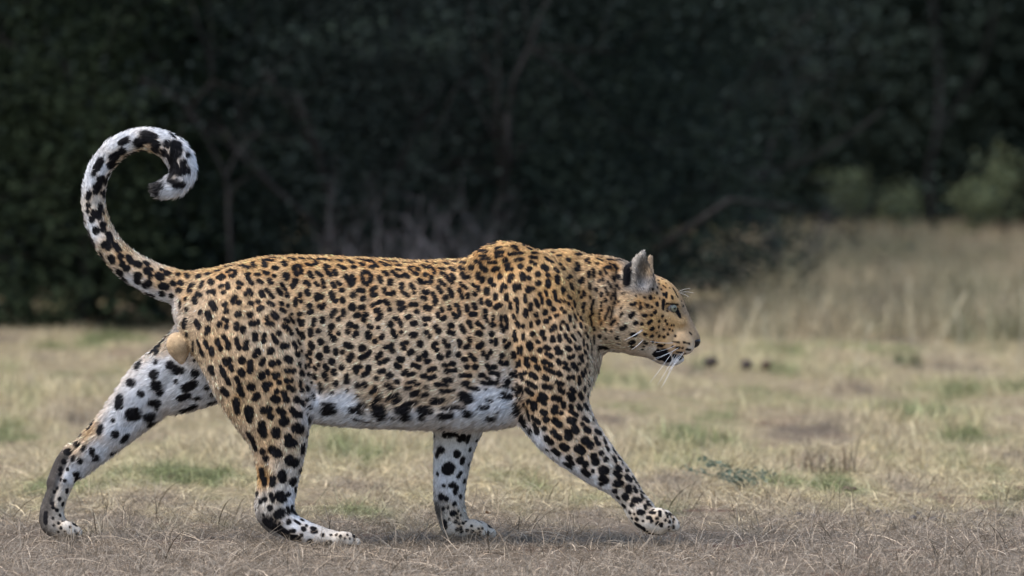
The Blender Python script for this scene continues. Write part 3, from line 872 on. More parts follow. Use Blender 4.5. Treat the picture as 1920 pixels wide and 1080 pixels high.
# coat marks, with some dark seams and edges: (origin column, origin row, scale, 'radius x,y x,y ...; ...') strokes read off the animal's flank, later laid on the body surface
MARKS = [
(320, 460, 6.75, """22 0,355;32 95,360 95,375;32 195,365 215,400;42 345,385 350,400;38 450,362 490,362;28 570,325 610,318;26 700,270 760,262;28 595,405 640,375 675,400;32 640,425;28 715,340 760,312 820,320;33 825,350 785,390 760,385;36 895,255 990,285;30 1035,220 1060,270;34 1180,190 1195,265;28 1200,185 1290,195;30 960,370 990,360;30 970,400 1030,490;26 1080,370 1120,372;30 1120,445 1150,475;30 1190,340 1225,355;34 20,475 40,490;34 115,470 145,490;36 95,570 130,575;35 255,505 285,505;34 230,560 245,580;28 405,465 380,520;40 500,455 520,480;30 330,610 375,630;38 295,680 315,720;30 185,680;28 120,720 120,775;22 190,670;36 10,645;34 480,590 540,580;24 555,615;38 640,520;34 670,595;32 715,490 725,540;38 855,470;35 860,540;26 895,490;32 950,615;32 995,570 1015,610;38 1150,600 1165,635;25 1215,560 1300,660;42 515,730 560,800;38 685,750;38 705,830;38 810,660;42 790,710;40 865,725;32 1000,735 1030,735;28 1095,705 1115,725;40 1120,805 1150,795;34 1240,725 1300,755;33 200,810;38 375,850;42 470,860 495,920;50 855,870;45 1000,880;36 1015,990 1060,995 1100,970;30 1215,930;36 1230,985 1285,1000;42 185,960 165,1020;38 325,970 355,1030;30 670,930 710,955;42 620,1000;36 710,1030"""),
(500, 460, 6.75, """20 20,120 150,115;18 180,120 260,120;16 40,155 180,160;32 20,190 70,190;38 105,285 125,290;38 215,215 235,245;32 290,165 350,180;24 420,160 480,175;22 540,170 600,185 640,230;28 500,240 560,250 610,240;18 400,115 500,120;22 620,120 660,125;20 720,130 770,133;28 660,172 740,178;30 800,190;34 350,270 360,340 380,375;26 380,250 430,265 445,330 435,365;50 245,380 250,400;46 360,455;42 335,510;32 545,345 575,400;26 630,335 690,385;30 740,290 770,340 805,380;26 745,250 790,270;32 865,330 880,365;30 910,185 950,195;32 910,255 990,290;28 1030,185 1090,225;40 1105,275;20 850,120 920,130;18 960,130 1010,130;22 1130,170 1230,190 1340,215;30 1190,230 1220,250;30 1225,330 1205,390 1225,460 1265,490;32 1270,340 1320,390 1310,450;34 1000,385 1040,450 1065,500;30 1080,390 1110,430 1095,490;32 95,390;36 35,440 55,475;28 0,355;28 190,490 235,560;34 150,560 190,620;30 260,610 262,650;32 490,470;28 520,470 540,510;36 510,580 525,620;30 625,480 645,500;26 705,440 720,490;28 730,530;28 830,480 860,530;26 900,465 940,500;36 955,565;36 1170,570 1215,575;42 1095,630;40 1220,675;30 1340,560;30 1340,630;28 420,620 425,640;28 435,705;30 365,680 370,760;40 645,630 640,670;32 700,650;34 670,770;34 700,790;26 735,745;40 545,765;36 545,850 565,840;38 820,610 840,660;36 870,700;34 960,680 960,710;48 1085,770 1085,790;34 1190,785 1220,785;30 190,740;26 185,810 230,840;28 270,765;44 85,870 120,910;34 20,990 60,995;26 0,910;20 320,870;16 295,900 340,980;24 335,965;28 400,870 435,865;28 410,940 430,1000;30 470,960 460,1000;36 860,835 825,890;30 965,830 975,880;34 910,935;28 235,945 270,960;30 230,1010 290,1070;32 605,950 590,1000;36 705,935 705,955;36 1130,890 1160,885;34 1255,885 1230,945;46 1050,1005;32 1130,1030;28 1340,765"""),
(680, 460, 6.75, """14 70,150 160,150;24 100,190 150,230 190,270;22 20,185 100,205;42 115,270;26 0,245;26 220,210 270,230;28 270,250 340,255;20 270,185 340,205;18 360,200 430,215;26 430,250 480,255;34 275,340 310,375;34 215,400 235,460;36 350,450 345,490;28 380,330 420,370;28 440,385 500,395;22 430,305 480,315;32 540,365 570,400;24 580,280 610,320;30 640,345 690,365;18 600,270 660,270;26 690,290 710,315;18 520,215 610,225;14 630,215 680,220;26 750,250 820,290;20 800,205 840,220;26 850,260 890,310 910,350;24 900,230 930,235;14 440,180 480,185;12 780,180 860,185;40 800,370;40 720,445 730,470;30 870,400 870,470;30 800,475 840,475;30 1030,220 1080,235;26 970,295 1030,305;30 1110,280 1160,315;28 1000,350 1060,390;30 1080,420 1130,470;28 1120,370 1160,420;24 1140,200 1190,210;26 1240,215 1290,215;12 1100,170 1290,165;26 1230,275 1270,305;32 1260,360 1290,410;30 1340,400;28 970,450 1040,500;30 960,530 990,590;34 1105,560 1130,640;38 1050,665;24 1240,480 1270,510 1310,540;26 1220,560 1240,610 1260,670;26 1330,620 1330,660;36 495,495 490,540;28 500,580 570,635;30 610,500 650,550;26 650,600;26 275,555 280,590;26 310,615 370,620;34 385,600;34 160,540 120,570;32 120,630 170,625;28 130,760 220,710;36 290,710 320,735;34 340,810;38 170,830 200,820;42 225,890;34 190,930;38 20,935 40,880;38 460,730 500,735;32 480,820 530,790;32 615,750;34 670,750;32 685,840;40 790,590 815,595;36 765,665 790,675;28 890,610 910,650;36 930,700 915,730;36 800,780;40 815,800 850,800;30 1100,780 1100,805;32 1185,755;24 1210,780 1225,850;32 1215,880 1180,905;26 1150,870;28 1005,810 1005,830;26 950,860 960,900;34 1005,935 1035,915;34 570,910 600,900;34 410,930 440,930;28 470,960 490,1020;42 355,1000;38 630,990 660,990;34 790,930 840,930;32 795,1005;28 80,1020 110,1040;28 200,1040"""),
(340, 600, 6.75, """34 695,50 695,110;40 780,110 785,140;42 335,110 325,160;18 150,280 150,400 165,510;16 200,260 235,340;30 245,390 275,440;32 300,280 330,340;42 375,370 385,420;32 455,260 470,310;32 495,360;28 535,205 575,250;32 590,300 595,350;34 695,245 710,300;32 735,350;38 820,290 815,350;38 930,190 935,245;38 1045,190;36 1040,270;20 1150,180 1160,210;32 1180,240 1205,280;42 1235,170;42 1290,330 1340,320;46 965,400 940,440;52 1130,390;34 1040,510 1010,555;46 1150,545 1155,555;40 1225,540;52 765,510;34 550,505 570,550;30 610,500 620,570 640,630;38 870,540 875,600;44 870,640;44 750,650 770,680;50 375,620;34 400,680;38 510,610 540,690;34 570,730 600,800;46 1010,710 1030,705;30 1090,655 1095,680;28 1175,690 1185,730;30 1225,695;34 1240,790;34 700,740 730,800;50 740,880;42 770,940;56 885,850;46 960,960;36 930,1000;46 1060,830;36 1120,815;34 1075,880;34 1205,905;46 1170,990 1210,1010;46 530,890 570,930;42 700,1020 710,1070"""),
(520, 600, 6.75, """30 85,75 130,120;28 160,140 185,170;30 210,290 235,340;20 265,265 290,310;36 420,130 420,185;34 520,140;34 310,180 325,220;22 250,120 265,170;48 420,310 435,335;38 415,415;46 550,280;40 620,360 625,385;46 690,85;34 670,160;46 715,235;30 775,175;38 895,150;36 1000,170 980,200;46 1155,180 1155,210;34 1235,270;40 870,310 930,335;34 740,390 740,420;32 830,405;48 535,465;40 260,430;46 120,490 155,510;28 285,555 285,575;20 310,390;16 370,440 375,480;22 420,500 425,530;18 355,570 358,600;16 400,560 405,590;28 470,600 490,620;28 515,570;48 1075,355;34 1055,480 1100,470;32 1130,450 1165,410;38 945,450;44 910,495;42 685,525 695,530;34 605,590 625,620;36 815,605;42 720,660;30 115,640 150,645;36 205,650;34 315,665 320,685;30 400,690;34 475,710 490,725;40 600,700;30 625,750;38 990,610;28 1050,590;36 1000,650;34 1155,600 1150,640;30 1090,695 1140,670;34 115,765;32 180,770;34 140,850 200,880;26 290,790;32 310,890;24 290,830;26 375,850 390,880;18 435,790;40 545,820 560,870;28 545,910;36 735,800 745,820;34 880,710;42 880,775;34 1015,830;40 1105,820;34 85,920 90,960;40 115,1010;44 240,1010;30 310,1040;28 380,1010;40 1240,870;28 1190,915;18 450,930 465,1000;20 690,920;16 880,890;18 1020,950"""),
(700, 600, 6.75, """34 115,200 100,225;34 25,270;38 250,150;36 275,205;28 350,155;40 490,190 530,190;32 675,155;32 715,205;36 790,85;38 825,145;42 985,70;36 960,150;32 1015,170;34 1115,80 1150,145;24 1195,20 1240,90;36 1330,50;36 1320,170;30 150,340 200,335;34 225,325;36 240,390;34 370,305;30 420,285;34 390,355;46 590,300;32 455,420 490,400;34 760,330 790,300;34 800,375;34 895,270;38 940,325;34 1090,270 1095,315;36 1220,245;32 1170,345 1200,335;40 1335,335;36 50,470 90,435;30 80,540;30 130,525 180,500;40 330,495 365,500;36 290,575;28 330,590;44 655,435;36 575,490;32 670,525 700,520;42 845,470;34 955,420 950,445;32 1075,445 1090,430;34 1230,450;30 1285,500;32 1145,500 1165,500;28 500,570;30 540,580 575,595;26 700,640 780,610;30 740,625;24 890,575 930,570;32 990,550 1010,555;34 1185,590;38 1290,595;30 80,655 130,645;34 40,735;32 190,715 225,690;28 380,680;28 420,650;24 440,700 520,670;28 620,710 660,705;26 700,745 780,715;34 930,650;26 980,645 1040,635;30 1190,700;22 1100,705 1230,705;24 160,820 200,825;28 290,785 310,785;22 200,860 270,855;14 420,800;18 440,795 530,775;24 410,865 470,860;18 530,825 580,810;22 650,850 680,850;28 900,760 980,765;26 790,815 830,820;18 870,820 940,825;26 1130,810 1200,795;22 850,900 950,900;12 980,895 1030,890;36 500,940 560,920;26 610,955 680,940;22 1190,850 1330,875;34 20,880;20 200,990;26 230,960 310,945;20 170,1015;30 250,1040 340,1005;30 430,1060 540,1040;32 740,1010 880,1020;18 720,1050 830,1050;64 1130,970;72 1190,995;22 60,990 80,1000"""),
(860, 440, 6.75, """12 75,270 190,260;20 120,260;22 190,170 240,165;30 390,130 450,110;18 580,75 650,90;28 880,165 910,180;26 270,205 350,210;16 260,268 340,268;16 290,308 395,300;28 215,340 260,350;22 380,352 470,350;26 480,175 530,160;26 470,230 550,220;22 475,280 550,280;24 640,248 800,235;34 690,150 720,160;22 740,190;32 580,325 600,320;28 725,320 800,310;24 940,230 990,230;26 910,280 980,295;28 915,345 970,375;24 595,390 640,380;28 615,430 670,435;42 785,400;40 890,435;34 1000,490 1005,510;42 160,415;34 290,410 340,450;34 445,450;28 460,430 500,430;44 525,530;44 665,530;36 650,575;40 805,510 815,560;36 890,548;42 1010,615;38 245,500 245,540;34 300,560 295,590;36 405,570 400,600;34 445,640;32 190,640;34 245,670 250,700;34 205,750;38 355,700 360,740;28 560,640 545,710;30 590,660;36 710,650 715,690;30 765,640 770,675;38 880,680 885,705;34 930,685;30 100,900 110,960;30 150,1000 210,1000;30 190,880 215,930;28 285,820 285,860;36 370,850 390,880;26 470,760 465,815;30 605,760 605,820;40 480,910;34 525,890;24 655,870 655,925;34 725,820;22 745,860 740,980;24 840,770 845,845;26 910,880 912,950;28 975,830 1005,900;32 340,960 340,1000;34 850,960 850,1020"""),
(1000, 450, 6.75, """18 120,120 165,122;24 225,160 255,158;26 320,200 345,195;34 170,235;30 200,255 235,275;46 135,340 160,360;40 445,255;28 550,185 600,178;30 345,310;34 380,360;30 280,370 305,395;30 180,440 195,455;34 190,520 185,580;46 300,480;32 310,535;32 560,310 575,380;28 535,380;26 660,265;26 690,240;24 710,290;28 750,178;14 850,190 880,210;24 815,300;20 820,240 870,265;30 950,250 1000,250;22 1060,260;16 900,360 930,430;32 940,345;24 980,355;14 950,300 1050,330;30 470,460;30 440,490;28 590,530;28 625,490 625,520;24 705,410 700,460;20 755,370 770,460;18 845,400 850,430;18 880,470 885,510;22 835,520;22 710,570 715,610;26 480,560 495,620;34 375,620 380,650;26 80,685;20 105,720 115,800;20 155,650 170,700;28 260,650;22 275,690 285,760;34 195,780 205,800;26 445,710 465,740;24 575,660;22 605,720;24 640,660 650,700;28 340,770;26 385,770;18 440,795 460,830;18 515,780 525,840;18 490,865;26 790,625 800,630;22 860,680 860,700;12 715,710 722,740;14 945,530 985,600;14 910,610 940,690;20 1005,690;12 985,720 985,745;24 645,810 625,860;24 630,900;16 765,760 740,840;20 735,870 750,940;24 915,765;14 860,790 860,840;18 862,885;34 255,875;28 355,870;28 395,910;40 150,915;28 290,960;22 310,950;34 35,950;36 60,1040;36 160,1030;24 210,985;24 460,960 465,1020;20 520,950 545,1005;14 563,940;20 600,980 615,1010;28 370,1040;20 720,970 735,1060;14 835,930 838,1000;12 930,930 905,1010;16 960,860 950,900;20 1025,800;10 1010,850 975,1000;12 1040,1000 985,1070;16 860,1050;12 1050,380 1030,520;26 1010,480;22 1055,580;12 1035,620 1040,760"""),
(880, 590, 6.75, """20 20,10 90,5;24 190,20 225,80;22 300,20 300,60;22 400,20 400,70;24 460,20 465,80;20 480,120 475,170;26 405,140 430,210;24 555,10 570,40;26 600,100 625,150;30 680,150;28 0,100 20,150;28 110,110;22 150,140 175,170;38 110,235 135,245;38 280,245;36 290,130;26 315,130;28 280,340;30 345,320 340,370;30 0,310 15,330;34 110,400;34 165,370;30 170,490;34 265,475;34 230,535;22 10,520;30 60,560;36 75,660;30 445,330;34 500,375;28 465,410;28 570,220 570,270;34 585,320;20 682,250 680,310;34 415,520;32 560,500 560,530;16 615,420 620,490;14 658,400 658,510;46 760,380;40 775,420;26 385,600 420,620;34 470,615;14 605,610 600,660;18 635,590 635,640;32 720,560;34 720,610;28 745,650;32 800,555 835,575;28 220,640;28 240,665 330,660;26 140,770 190,770;24 260,730 370,750;20 370,770 360,860;18 220,800 330,880;22 160,860 270,875;34 530,755 540,765;16 590,720 600,790;30 700,740;20 645,750 670,820;36 470,845 490,850;14 380,920;14 430,900 490,920;30 780,750 840,800;24 550,940 600,990;18 600,880 640,980;26 650,920 660,990;28 740,860 840,920;30 730,950 790,1005;16 220,945;44 430,1020;40 510,1040;38 800,240;22 780,100 782,150"""),
(1000, 590, 6.75, """38 265,160;34 230,190;16 345,140 355,190;20 425,130 445,190;26 520,160;18 595,110 610,160;18 660,165;18 720,20 740,130;24 760,170 770,195;40 110,230;30 140,300;28 55,340 65,350;38 80,450;32 245,290 245,330;26 325,270 335,330;22 405,250 415,290;24 440,310 465,340;20 490,260 530,320;18 565,220 600,265;24 665,240 690,280;30 160,410 190,430;24 165,495;30 200,515 225,530;34 300,425;32 310,480 350,480;32 430,420 460,445;16 525,390 550,450;22 580,410 590,430;16 635,320 638,390;16 675,380 690,430;12 733,400 740,440;16 770,270 772,360;20 650,460 665,490;20 735,510 738,535;16 690,550;14 730,600;30 460,540;26 505,525;22 590,530 630,590;18 620,520;28 310,580 335,620;22 390,605 415,625;28 0,560 30,580;34 135,595 155,600;28 210,630 235,640;34 40,660 70,680;24 400,670 445,700;30 500,630 555,690;26 578,625;18 682,630 685,650;18 655,690 665,735;14 710,730;24 140,670 200,710 300,745;32 320,740 340,760;26 620,740 630,770;34 130,790 180,815;34 450,800;30 500,795;26 580,820;34 580,860;20 575,790;14 690,830 705,900;28 300,855 340,870;30 370,885;34 140,910 190,920;36 220,920;24 650,925 650,960;32 340,940 375,980;30 480,940 515,975;30 450,1010 500,1050;30 590,1010 615,1050;30 100,1010 160,1050;24 70,1060;36 260,1055 330,1060;14 690,1000 690,1050;18 915,190;26 840,275;30 830,420 930,425;12 985,210;14 920,300;16 865,100 855,125;12 1050,60 985,130"""),
(560, 720, 8.727, """62 430,490 540,460;22 380,330 580,340;18 540,150;18 790,105;20 960,180;34 860,470 1040,500;26 1000,340 1090,350;18 900,600 1150,650;44 1250,340;26 1210,370 1380,375;28 1320,210 1290,240;60 1260,520 1370,510;24 1300,600 1400,610;30 1520,600;60 1660,480 1750,450;50 1700,610 1790,590"""),
(760, 700, 8.727, """16 1330,430 1420,460;22 1220,560 1350,600;20 750,550 900,555 950,570;18 590,610 740,620;56 260,640 380,650;44 260,770;54 600,750;52 730,730;40 980,700 1050,710;36 1350,770 1440,780;46 1810,580 1820,680;30 1900,760 1900,830;14 1500,680"""),
(1140, 460, 4.5, """28 150,180;30 175,160;34 160,220 155,300;18 150,330 170,320;12 20,118;14 90,125 110,128;14 20,180;16 60,180;14 92,255 92,280;14 45,275;10 80,195;12 75,340;10 95,365;8 40,415;8 122,405;10 90,475;12 52,490;12 10,530;8 110,530;10 120,575 105,600;8 235,430;10 188,495;12 210,500 235,488;10 310,440;15 358,435 362,445;10 275,488;16 328,510;13 270,535 280,520;10 372,520;13 413,488 418,505;12 378,370;10 413,402;8 418,355;8 425,295;7 430,325;10 468,410 470,420;9 495,400 490,435;7 467,340;6 490,320;6 522,360;6 450,372;5 392,445;5 437,450;6 485,355;7 458,285;7 410,255;7 430,240;7 380,255;14 470,465 465,530;10 540,430 545,445;18 398,562;14 295,590;15 318,592;11 368,590;13 460,598;20 195,595 210,578;20 235,655;13 287,665;14 345,655 365,640;11 432,640;10 485,638;9 498,665;10 430,690;9 470,710;9 520,708;7 545,720;6 535,675;6 555,675;15 362,710 380,702;18 115,705 145,685;18 210,752 232,755;11 305,750 322,752;14 370,768;12 430,765;11 475,775;10 505,750;9 565,765;6 410,735;20 75,780;6 90,830;22 195,825 210,815;12 200,855 215,855;14 310,820 325,825;11 378,815;8 300,853;8 290,878;6 410,825;6 478,838;9 85,660;10 30,655 60,630;8 30,725;5 550,815 600,818;5 635,818 690,830;7 545,855;9 580,862 600,865;7 630,868;6 665,878 695,882;6 580,900 620,905;6 650,915 690,915;5 620,935 660,935;40 420,920;45 470,920;36 500,960;30 440,950;22 440,850;24 560,930;18 600,950;16 575,540 600,585;12 610,605;7 490,497 590,499;6 500,535;7 550,365 590,440;5 620,470;5 630,515 640,510;4 685,735 705,750;8 500,555"""),
(420, 740, 6.75, """42 150,80 170,220;60 315,200 320,260;36 325,330;46 500,200;50 560,190;42 590,280;44 700,200 740,230;66 760,340;40 860,190;46 910,250;38 970,250;34 1085,160;34 1080,300 1080,350;16 1055,240;70 920,430;60 970,440;46 480,370;62 485,450;50 500,500;60 655,470;50 665,510;46 810,540;66 830,610;50 890,620;24 1065,540;46 1000,660 1000,720;40 310,500 350,560;40 370,600 400,690;56 610,700;60 660,730;36 710,755;40 490,720;42 530,810;66 830,830;64 900,860;36 985,980;40 470,960 480,1050;28 1005,135"""),
(470, 880, 6.75, """36 140,40;40 165,130;30 175,190;48 275,120;46 270,180;60 400,70;56 405,120;44 650,30;60 540,155;46 580,265;30 85,300 75,340;66 370,340;60 400,365;32 475,320;28 255,320 285,390;32 125,410 190,380;36 245,490;60 350,570 385,560;22 470,490 480,560;28 525,480 525,530;18 605,460;34 480,665;24 655,640;14 560,650 620,690;18 705,712;30 670,755;22 775,742 815,745;20 780,790 830,790;24 510,785 545,780;20 645,830;22 910,832;14 1015,830;16 1085,825;18 1135,850;12 1190,875;10 1255,875;12 1305,900;12 1225,828;18 165,580;22 260,635;18 315,660;16 365,682;50 190,660 300,740;60 330,740 440,820;56 480,860 580,880;40 600,890;44 750,920;56 990,950;40 900,950;14 60,510"""),
(800, 790, 4.693, """32 165,118 250,105;28 290,155 320,140;16 375,130 355,180;16 440,170;30 110,260;30 130,250;22 90,300;24 380,250;34 265,290;20 320,330 310,365;54 185,420;50 200,410;18 95,460;16 300,455 280,485;20 370,380 370,420;20 330,528;22 215,565 235,555;20 265,585 250,620;14 150,565;28 125,665;24 172,680;22 298,660;20 245,730;12 187,760;16 145,768;26 230,812 240,808;10 275,790;10 300,825;10 272,847;16 255,885;8 195,860;10 285,900;12 320,895;14 265,955;14 300,940 305,970;24 160,890 160,930;14 355,960;18 405,972;14 360,1010;8 440,985;8 470,1000;8 420,1025;8 470,975;8 510,1030;8 540,1010;10 490,940;8 460,945;10 540,980;10 598,1020;10 395,920;14 70,128;12 100,50 150,45;12 465,65;8 345,880;8 410,300"""),
(960, 740, 6.75, """34 55,170 50,250;36 140,340 150,390;34 225,450 215,480;14 60,20 130,100 190,200 220,320;36 210,90;40 280,120 275,170;30 340,60 410,110;30 370,20 430,50;36 540,40 590,60;40 750,20 770,50;30 870,20 885,40;30 650,110 655,150;36 555,160;34 520,200 550,220;34 620,235;22 740,140 755,170;24 740,215;24 770,230 820,260;34 840,150 865,180;28 920,130 960,180;36 390,220 420,235;38 425,310 435,325;32 270,290 340,350;32 280,380;38 310,440 315,470;36 410,430;46 545,330;46 600,375;42 730,320 780,340;44 790,420;40 810,460;28 910,300 960,330;26 890,370;42 940,440;36 970,460;40 520,470;38 560,520;34 600,550;46 710,470;54 715,530;48 445,560;46 490,600;36 1070,465 1110,480;44 640,650;50 680,680;56 930,580;50 990,640;26 1060,550 1070,590;28 1095,620;26 1170,570 1180,600;38 530,710 580,740;56 840,680;52 880,710;22 1195,670 1220,700;22 1280,690 1310,730;44 720,800;40 755,870;34 680,880 750,920;44 1035,780;50 1055,850;32 1130,740;36 1190,820;24 1290,790 1315,840;50 860,830;42 930,880;44 915,970;44 955,1010;24 1025,970;60 1150,960;50 1180,965;18 1030,320;12 430,690 460,710;10 300,590"""),
(1080, 840, 6.352, """46 320,360;40 350,390;30 300,430;34 500,235 525,260;36 480,300;34 520,340;50 500,420;40 530,420;34 470,430;34 460,510;26 500,590;36 580,575 600,595;20 530,95 555,125;22 450,110 470,150;18 555,190;20 600,270;12 630,230 650,260;34 610,345 650,375;14 700,330 740,390;18 730,420 750,460;38 620,470;40 630,510;24 705,480 715,510;16 795,500 820,560;22 780,560 795,590;36 700,620;36 750,620;30 665,680;30 570,690;32 755,765 790,765;20 640,768;22 825,690 830,715;16 845,640 860,680;12 870,640;10 890,690;24 860,830 880,828;20 900,875;18 960,840;20 890,770 930,775;16 915,735;14 945,685;10 990,685;12 1040,728;20 1000,760 1000,800;22 1080,780 1120,785;14 1155,795;12 1125,825;12 1090,820;16 965,905 975,885;16 1015,930 1020,905;14 1065,860;16 1115,880;12 1165,850;12 1155,880;12 1160,935 1160,950;8 1105,940 1105,975;8 1240,890;24 720,850;14 800,870;10 695,785;14 665,840;30 720,910 800,960;26 830,990;20 880,1020 980,1035;16 1060,1020"""),
(60, 780, 4.5, """26 480,100 510,60;24 580,90 565,140;34 703,155;26 770,205 800,170;24 825,235;14 685,40;26 375,235 385,242;28 290,300 320,310;20 425,280 440,265;16 340,370 350,350;26 405,382;24 505,290 510,315;32 540,355;26 550,425;26 680,315 685,335;16 298,450;28 375,490;26 385,520;14 365,550;16 400,565 430,545;20 270,385;20 240,450;16 240,490;12 243,540;14 277,545;14 296,625 296,640;10 333,640;12 215,610;12 190,640;14 232,700;16 172,740;18 262,745;12 180,772;15 212,795;13 237,840;10 270,815;11 178,863;13 262,885;12 224,905;9 183,922;13 243,947;9 222,980;7 278,975;8 293,998;9 324,935;10 382,995;6 275,1020;8 365,970;18 115,820 115,900"""),
(180, 580, 4.32, """18 520,200 515,230;24 495,290 490,350;14 525,130;14 420,330 450,280;28 335,465 345,440;26 270,590 300,600;36 470,530;38 490,620;30 515,670;18 485,430;16 650,585;30 600,450;32 650,490;24 690,495;20 360,680 370,690;32 190,720 185,780;22 110,740;26 450,760 500,760;14 490,800;48 290,855 315,850;12 140,900;32 420,880 450,870;28 440,930 500,910;30 800,520;28 720,640 800,600;22 680,720 750,700;24 700,825 800,780;14 800,720 840,715;20 900,630;16 940,690;20 920,760 980,740;14 140,660 220,530;12 60,760 120,680;5 590,80 590,160;10 595,205;16 735,205"""),
(145, 230, 6.0, """26 490,230 560,190;40 380,480;40 410,400;30 440,360;34 505,325;30 260,430 210,520;20 180,580;40 270,650;36 230,720;26 205,780;26 130,800;22 120,850;24 125,930;20 115,1000;24 390,610 340,690;22 340,780 310,830;28 560,380 640,340;16 460,540 500,490;44 690,235;46 760,140;46 820,170;30 870,160;30 770,200;30 720,320 760,310;40 880,250;36 870,310;34 1010,240;36 970,340;50 1110,260;50 1110,330;46 1060,410;44 1090,490;50 1150,540;40 1060,560;34 1230,540;30 1190,450;30 1040,650;40 1110,690;30 1180,700;24 1240,360;26 910,660 940,720;22 870,700 900,800;16 1040,120 1090,160;12 265,790"""),
(140, 380, 5.142, """22 250,30 235,140;14 275,100;22 185,90 165,170;16 85,190;32 205,270;22 275,210 275,260;12 298,210;22 130,280 155,340;24 180,380 185,410;26 330,310 345,370;30 290,410;28 320,430;22 395,410 425,460;26 440,520;28 255,500 290,560;30 355,540 360,560;24 520,530 545,570;28 600,590 620,600;24 460,590;28 500,630;24 310,640 340,665;34 435,680;32 480,742;34 610,710;28 605,760;32 700,660;24 730,650;22 730,710;28 680,800 715,780;26 560,830 610,845;26 710,880 750,895;20 680,580 710,600;30 810,700 830,720;28 840,805 880,810;28 840,880;26 890,680;18 840,650;10 850,945 900,960"""),
]


bvh = BVHTree.FromPolygons([Vector(v) for v in V], [tuple(f) for f in F], epsilon=0.0)


def on_body(px, py, far=False):
    o, d = ray(px, py)
    if far:
        p = P(px, py, 0)
        h = bvh.ray_cast(Vector((p.x, 1.0, p.z)), Vector((0, -1, 0)))
    else:
        h = bvh.ray_cast(o, d.normalized())
    if h[0] is None:
        c_ = [bvh.find_nearest(P(px, py, y_)) for y_ in (-.10, -.06, 0, .06, .10)]
        h = min(c_, key=lambda q: q[3])
    return np.array(h[0])


GROW = {(1140, 460): 1.04, (145, 230): 1.42, (140, 380): 1.3, (180, 580): 1.2, (560, 720): 1.4, (760, 700): 1.35}      # marks under long fur read smaller than they are
SEG = []      # ax ay az bx by bz r
for ox, oy, s, txt in MARKS:
    for st in txt.replace('\n', '').split(';'):
        it = st.split()
        if not it: continue
        r = float(it[0]) / s * MPP * GROW.get((ox, oy), 1.0)
        pp = [tuple(float(c) / s + o for c, o in zip(q.split(','), (ox, oy))) for q in it[1:]]
        if oy in (720, 700): pp = [(a, b - 5 if b > 766 else b) for a, b in pp]
        for far in (False, True):
            if far and (pp[0][1] > 770 or (pp[0][1] > 590 and pp[0][0] < 360)): continue
            h = [on_body(a, b, far) for a, b in pp]
            if len(h) == 1: h = h * 2
            for i in range(len(h) - 1):
                a, b = h[i], h[i + 1]
                j = min(i + 1, len(pp) - 1)
                flat = math.hypot(pp[i][0] - pp[j][0], pp[i][1] - pp[j][1]) * MPP
                if np.linalg.norm(a - b) > 2.2 * flat + 0.004:       # the stroke jumped to another limb
                    SEG.append([*a, *a, r]); SEG.append([*b, *b, r])
                else:
                    SEG.append([*a, *b, r])
SEG = np.array(SEG)
print('marks', len(SEG), round(time.time() - T0, 1))


def mark_field(p, seg):
    """signed distance to the nearest dark mark, and how crowded marks are"""
    order = np.argsort(p[:, 0]); q = p[order].astype(np.float32)
    f = np.full(len(q), 0.05, np.float32); dens = np.zeros(len(q), np.float32)
    wob = (noise3(q * 190, 5, 2) - 0.5).astype(np.float32)
    x = q[:, 0]
    R = 0.02
    for s in seg.astype(np.float32):
        a, b, r = s[:3], s[3:6], s[6]
        i, j = np.searchsorted(x, min(a[0], b[0]) - r - R), np.searchsorted(x, max(a[0], b[0]) + r + R)
        if i == j: continue
        d = q[i:j] - a
        near = (np.abs(d[:, 1]) < 0.09) & (np.abs(d[:, 2]) < 0.09)
        k = np.nonzero(near)[0]
        d = d[k]
        ab = b - a; l2 = float(ab @ ab) + 1e-12
        t = np.clip(d @ ab / l2, 0, 1)
        dist = np.sqrt(((d - t[:, None] * ab) ** 2).sum(1)) - r
        idx = i + k
        f[idx] = np.minimum(f[idx], dist + wob[idx] * min(r * 0.75, 0.004))
        dens[idx] += np.exp(-(np.maximum(dist, 0) / 0.008) ** 2)
    out_f = np.empty_like(f); out_d = np.empty_like(dens)
    out_f[order] = f; out_d[order] = dens
    return out_f, out_d


fv, dv = mark_field(V, SEG)
# the side turned away: spots of the same kind wherever nothing was laid yet
extra = []; cand = np.nonzero((fv > 0.013) & (NRM[:, 1] > 0.1) & (V[:, 0] < .2))[0]
cand = rng.permutation(cand)[:9000]
acc = np.zeros((0, 3))
for i in cand:
    if len(acc) and (((acc - V[i]) ** 2).sum(1) < 0.026 ** 2).any(): continue
    acc = np.vstack([acc, V[i]]); extra.append([*V[i], *(V[i] + rng.normal(0, 0.003, 3)), rng.uniform(0.005, 0.0085)])
if extra: SEG = np.vstack([SEG, np.array(extra)])

cp, cc = [], []
for c, txt in COAT:
    for q in txt.split():
        px, py = (float(a) for a in q.split(','))
        cp.append(on_body(px, py)); cc.append(c)
        if py < 720 and px > 380 or (py < 580): cp.append(on_body(px, py, True)); cc.append(c)
for q in "320,690 250,750 200,800 150,860 900,760 860,820 860,900 870,1000".split():   # outer side of the far legs
    px, py = (float(a) for a in q.split(',')); cp.append(on_body(px, py, True)); cc.append(P_)
for x, y, z in ((-.50, -.04, .30), (-.52, -.05, .2), (-.53, -.07, .12), (.10, -.04, .3), (.18, -.05, .2), (.0, 0, .36), (-.3, 0, .36), (-.15, 0, .36)):
    h = bvh.find_nearest(Vector((x, y, z))); cp.append(np.array(h[0])); cc.append(W_)
cp = np.array(cp, np.float32); cc = np.array(cc, np.float32)


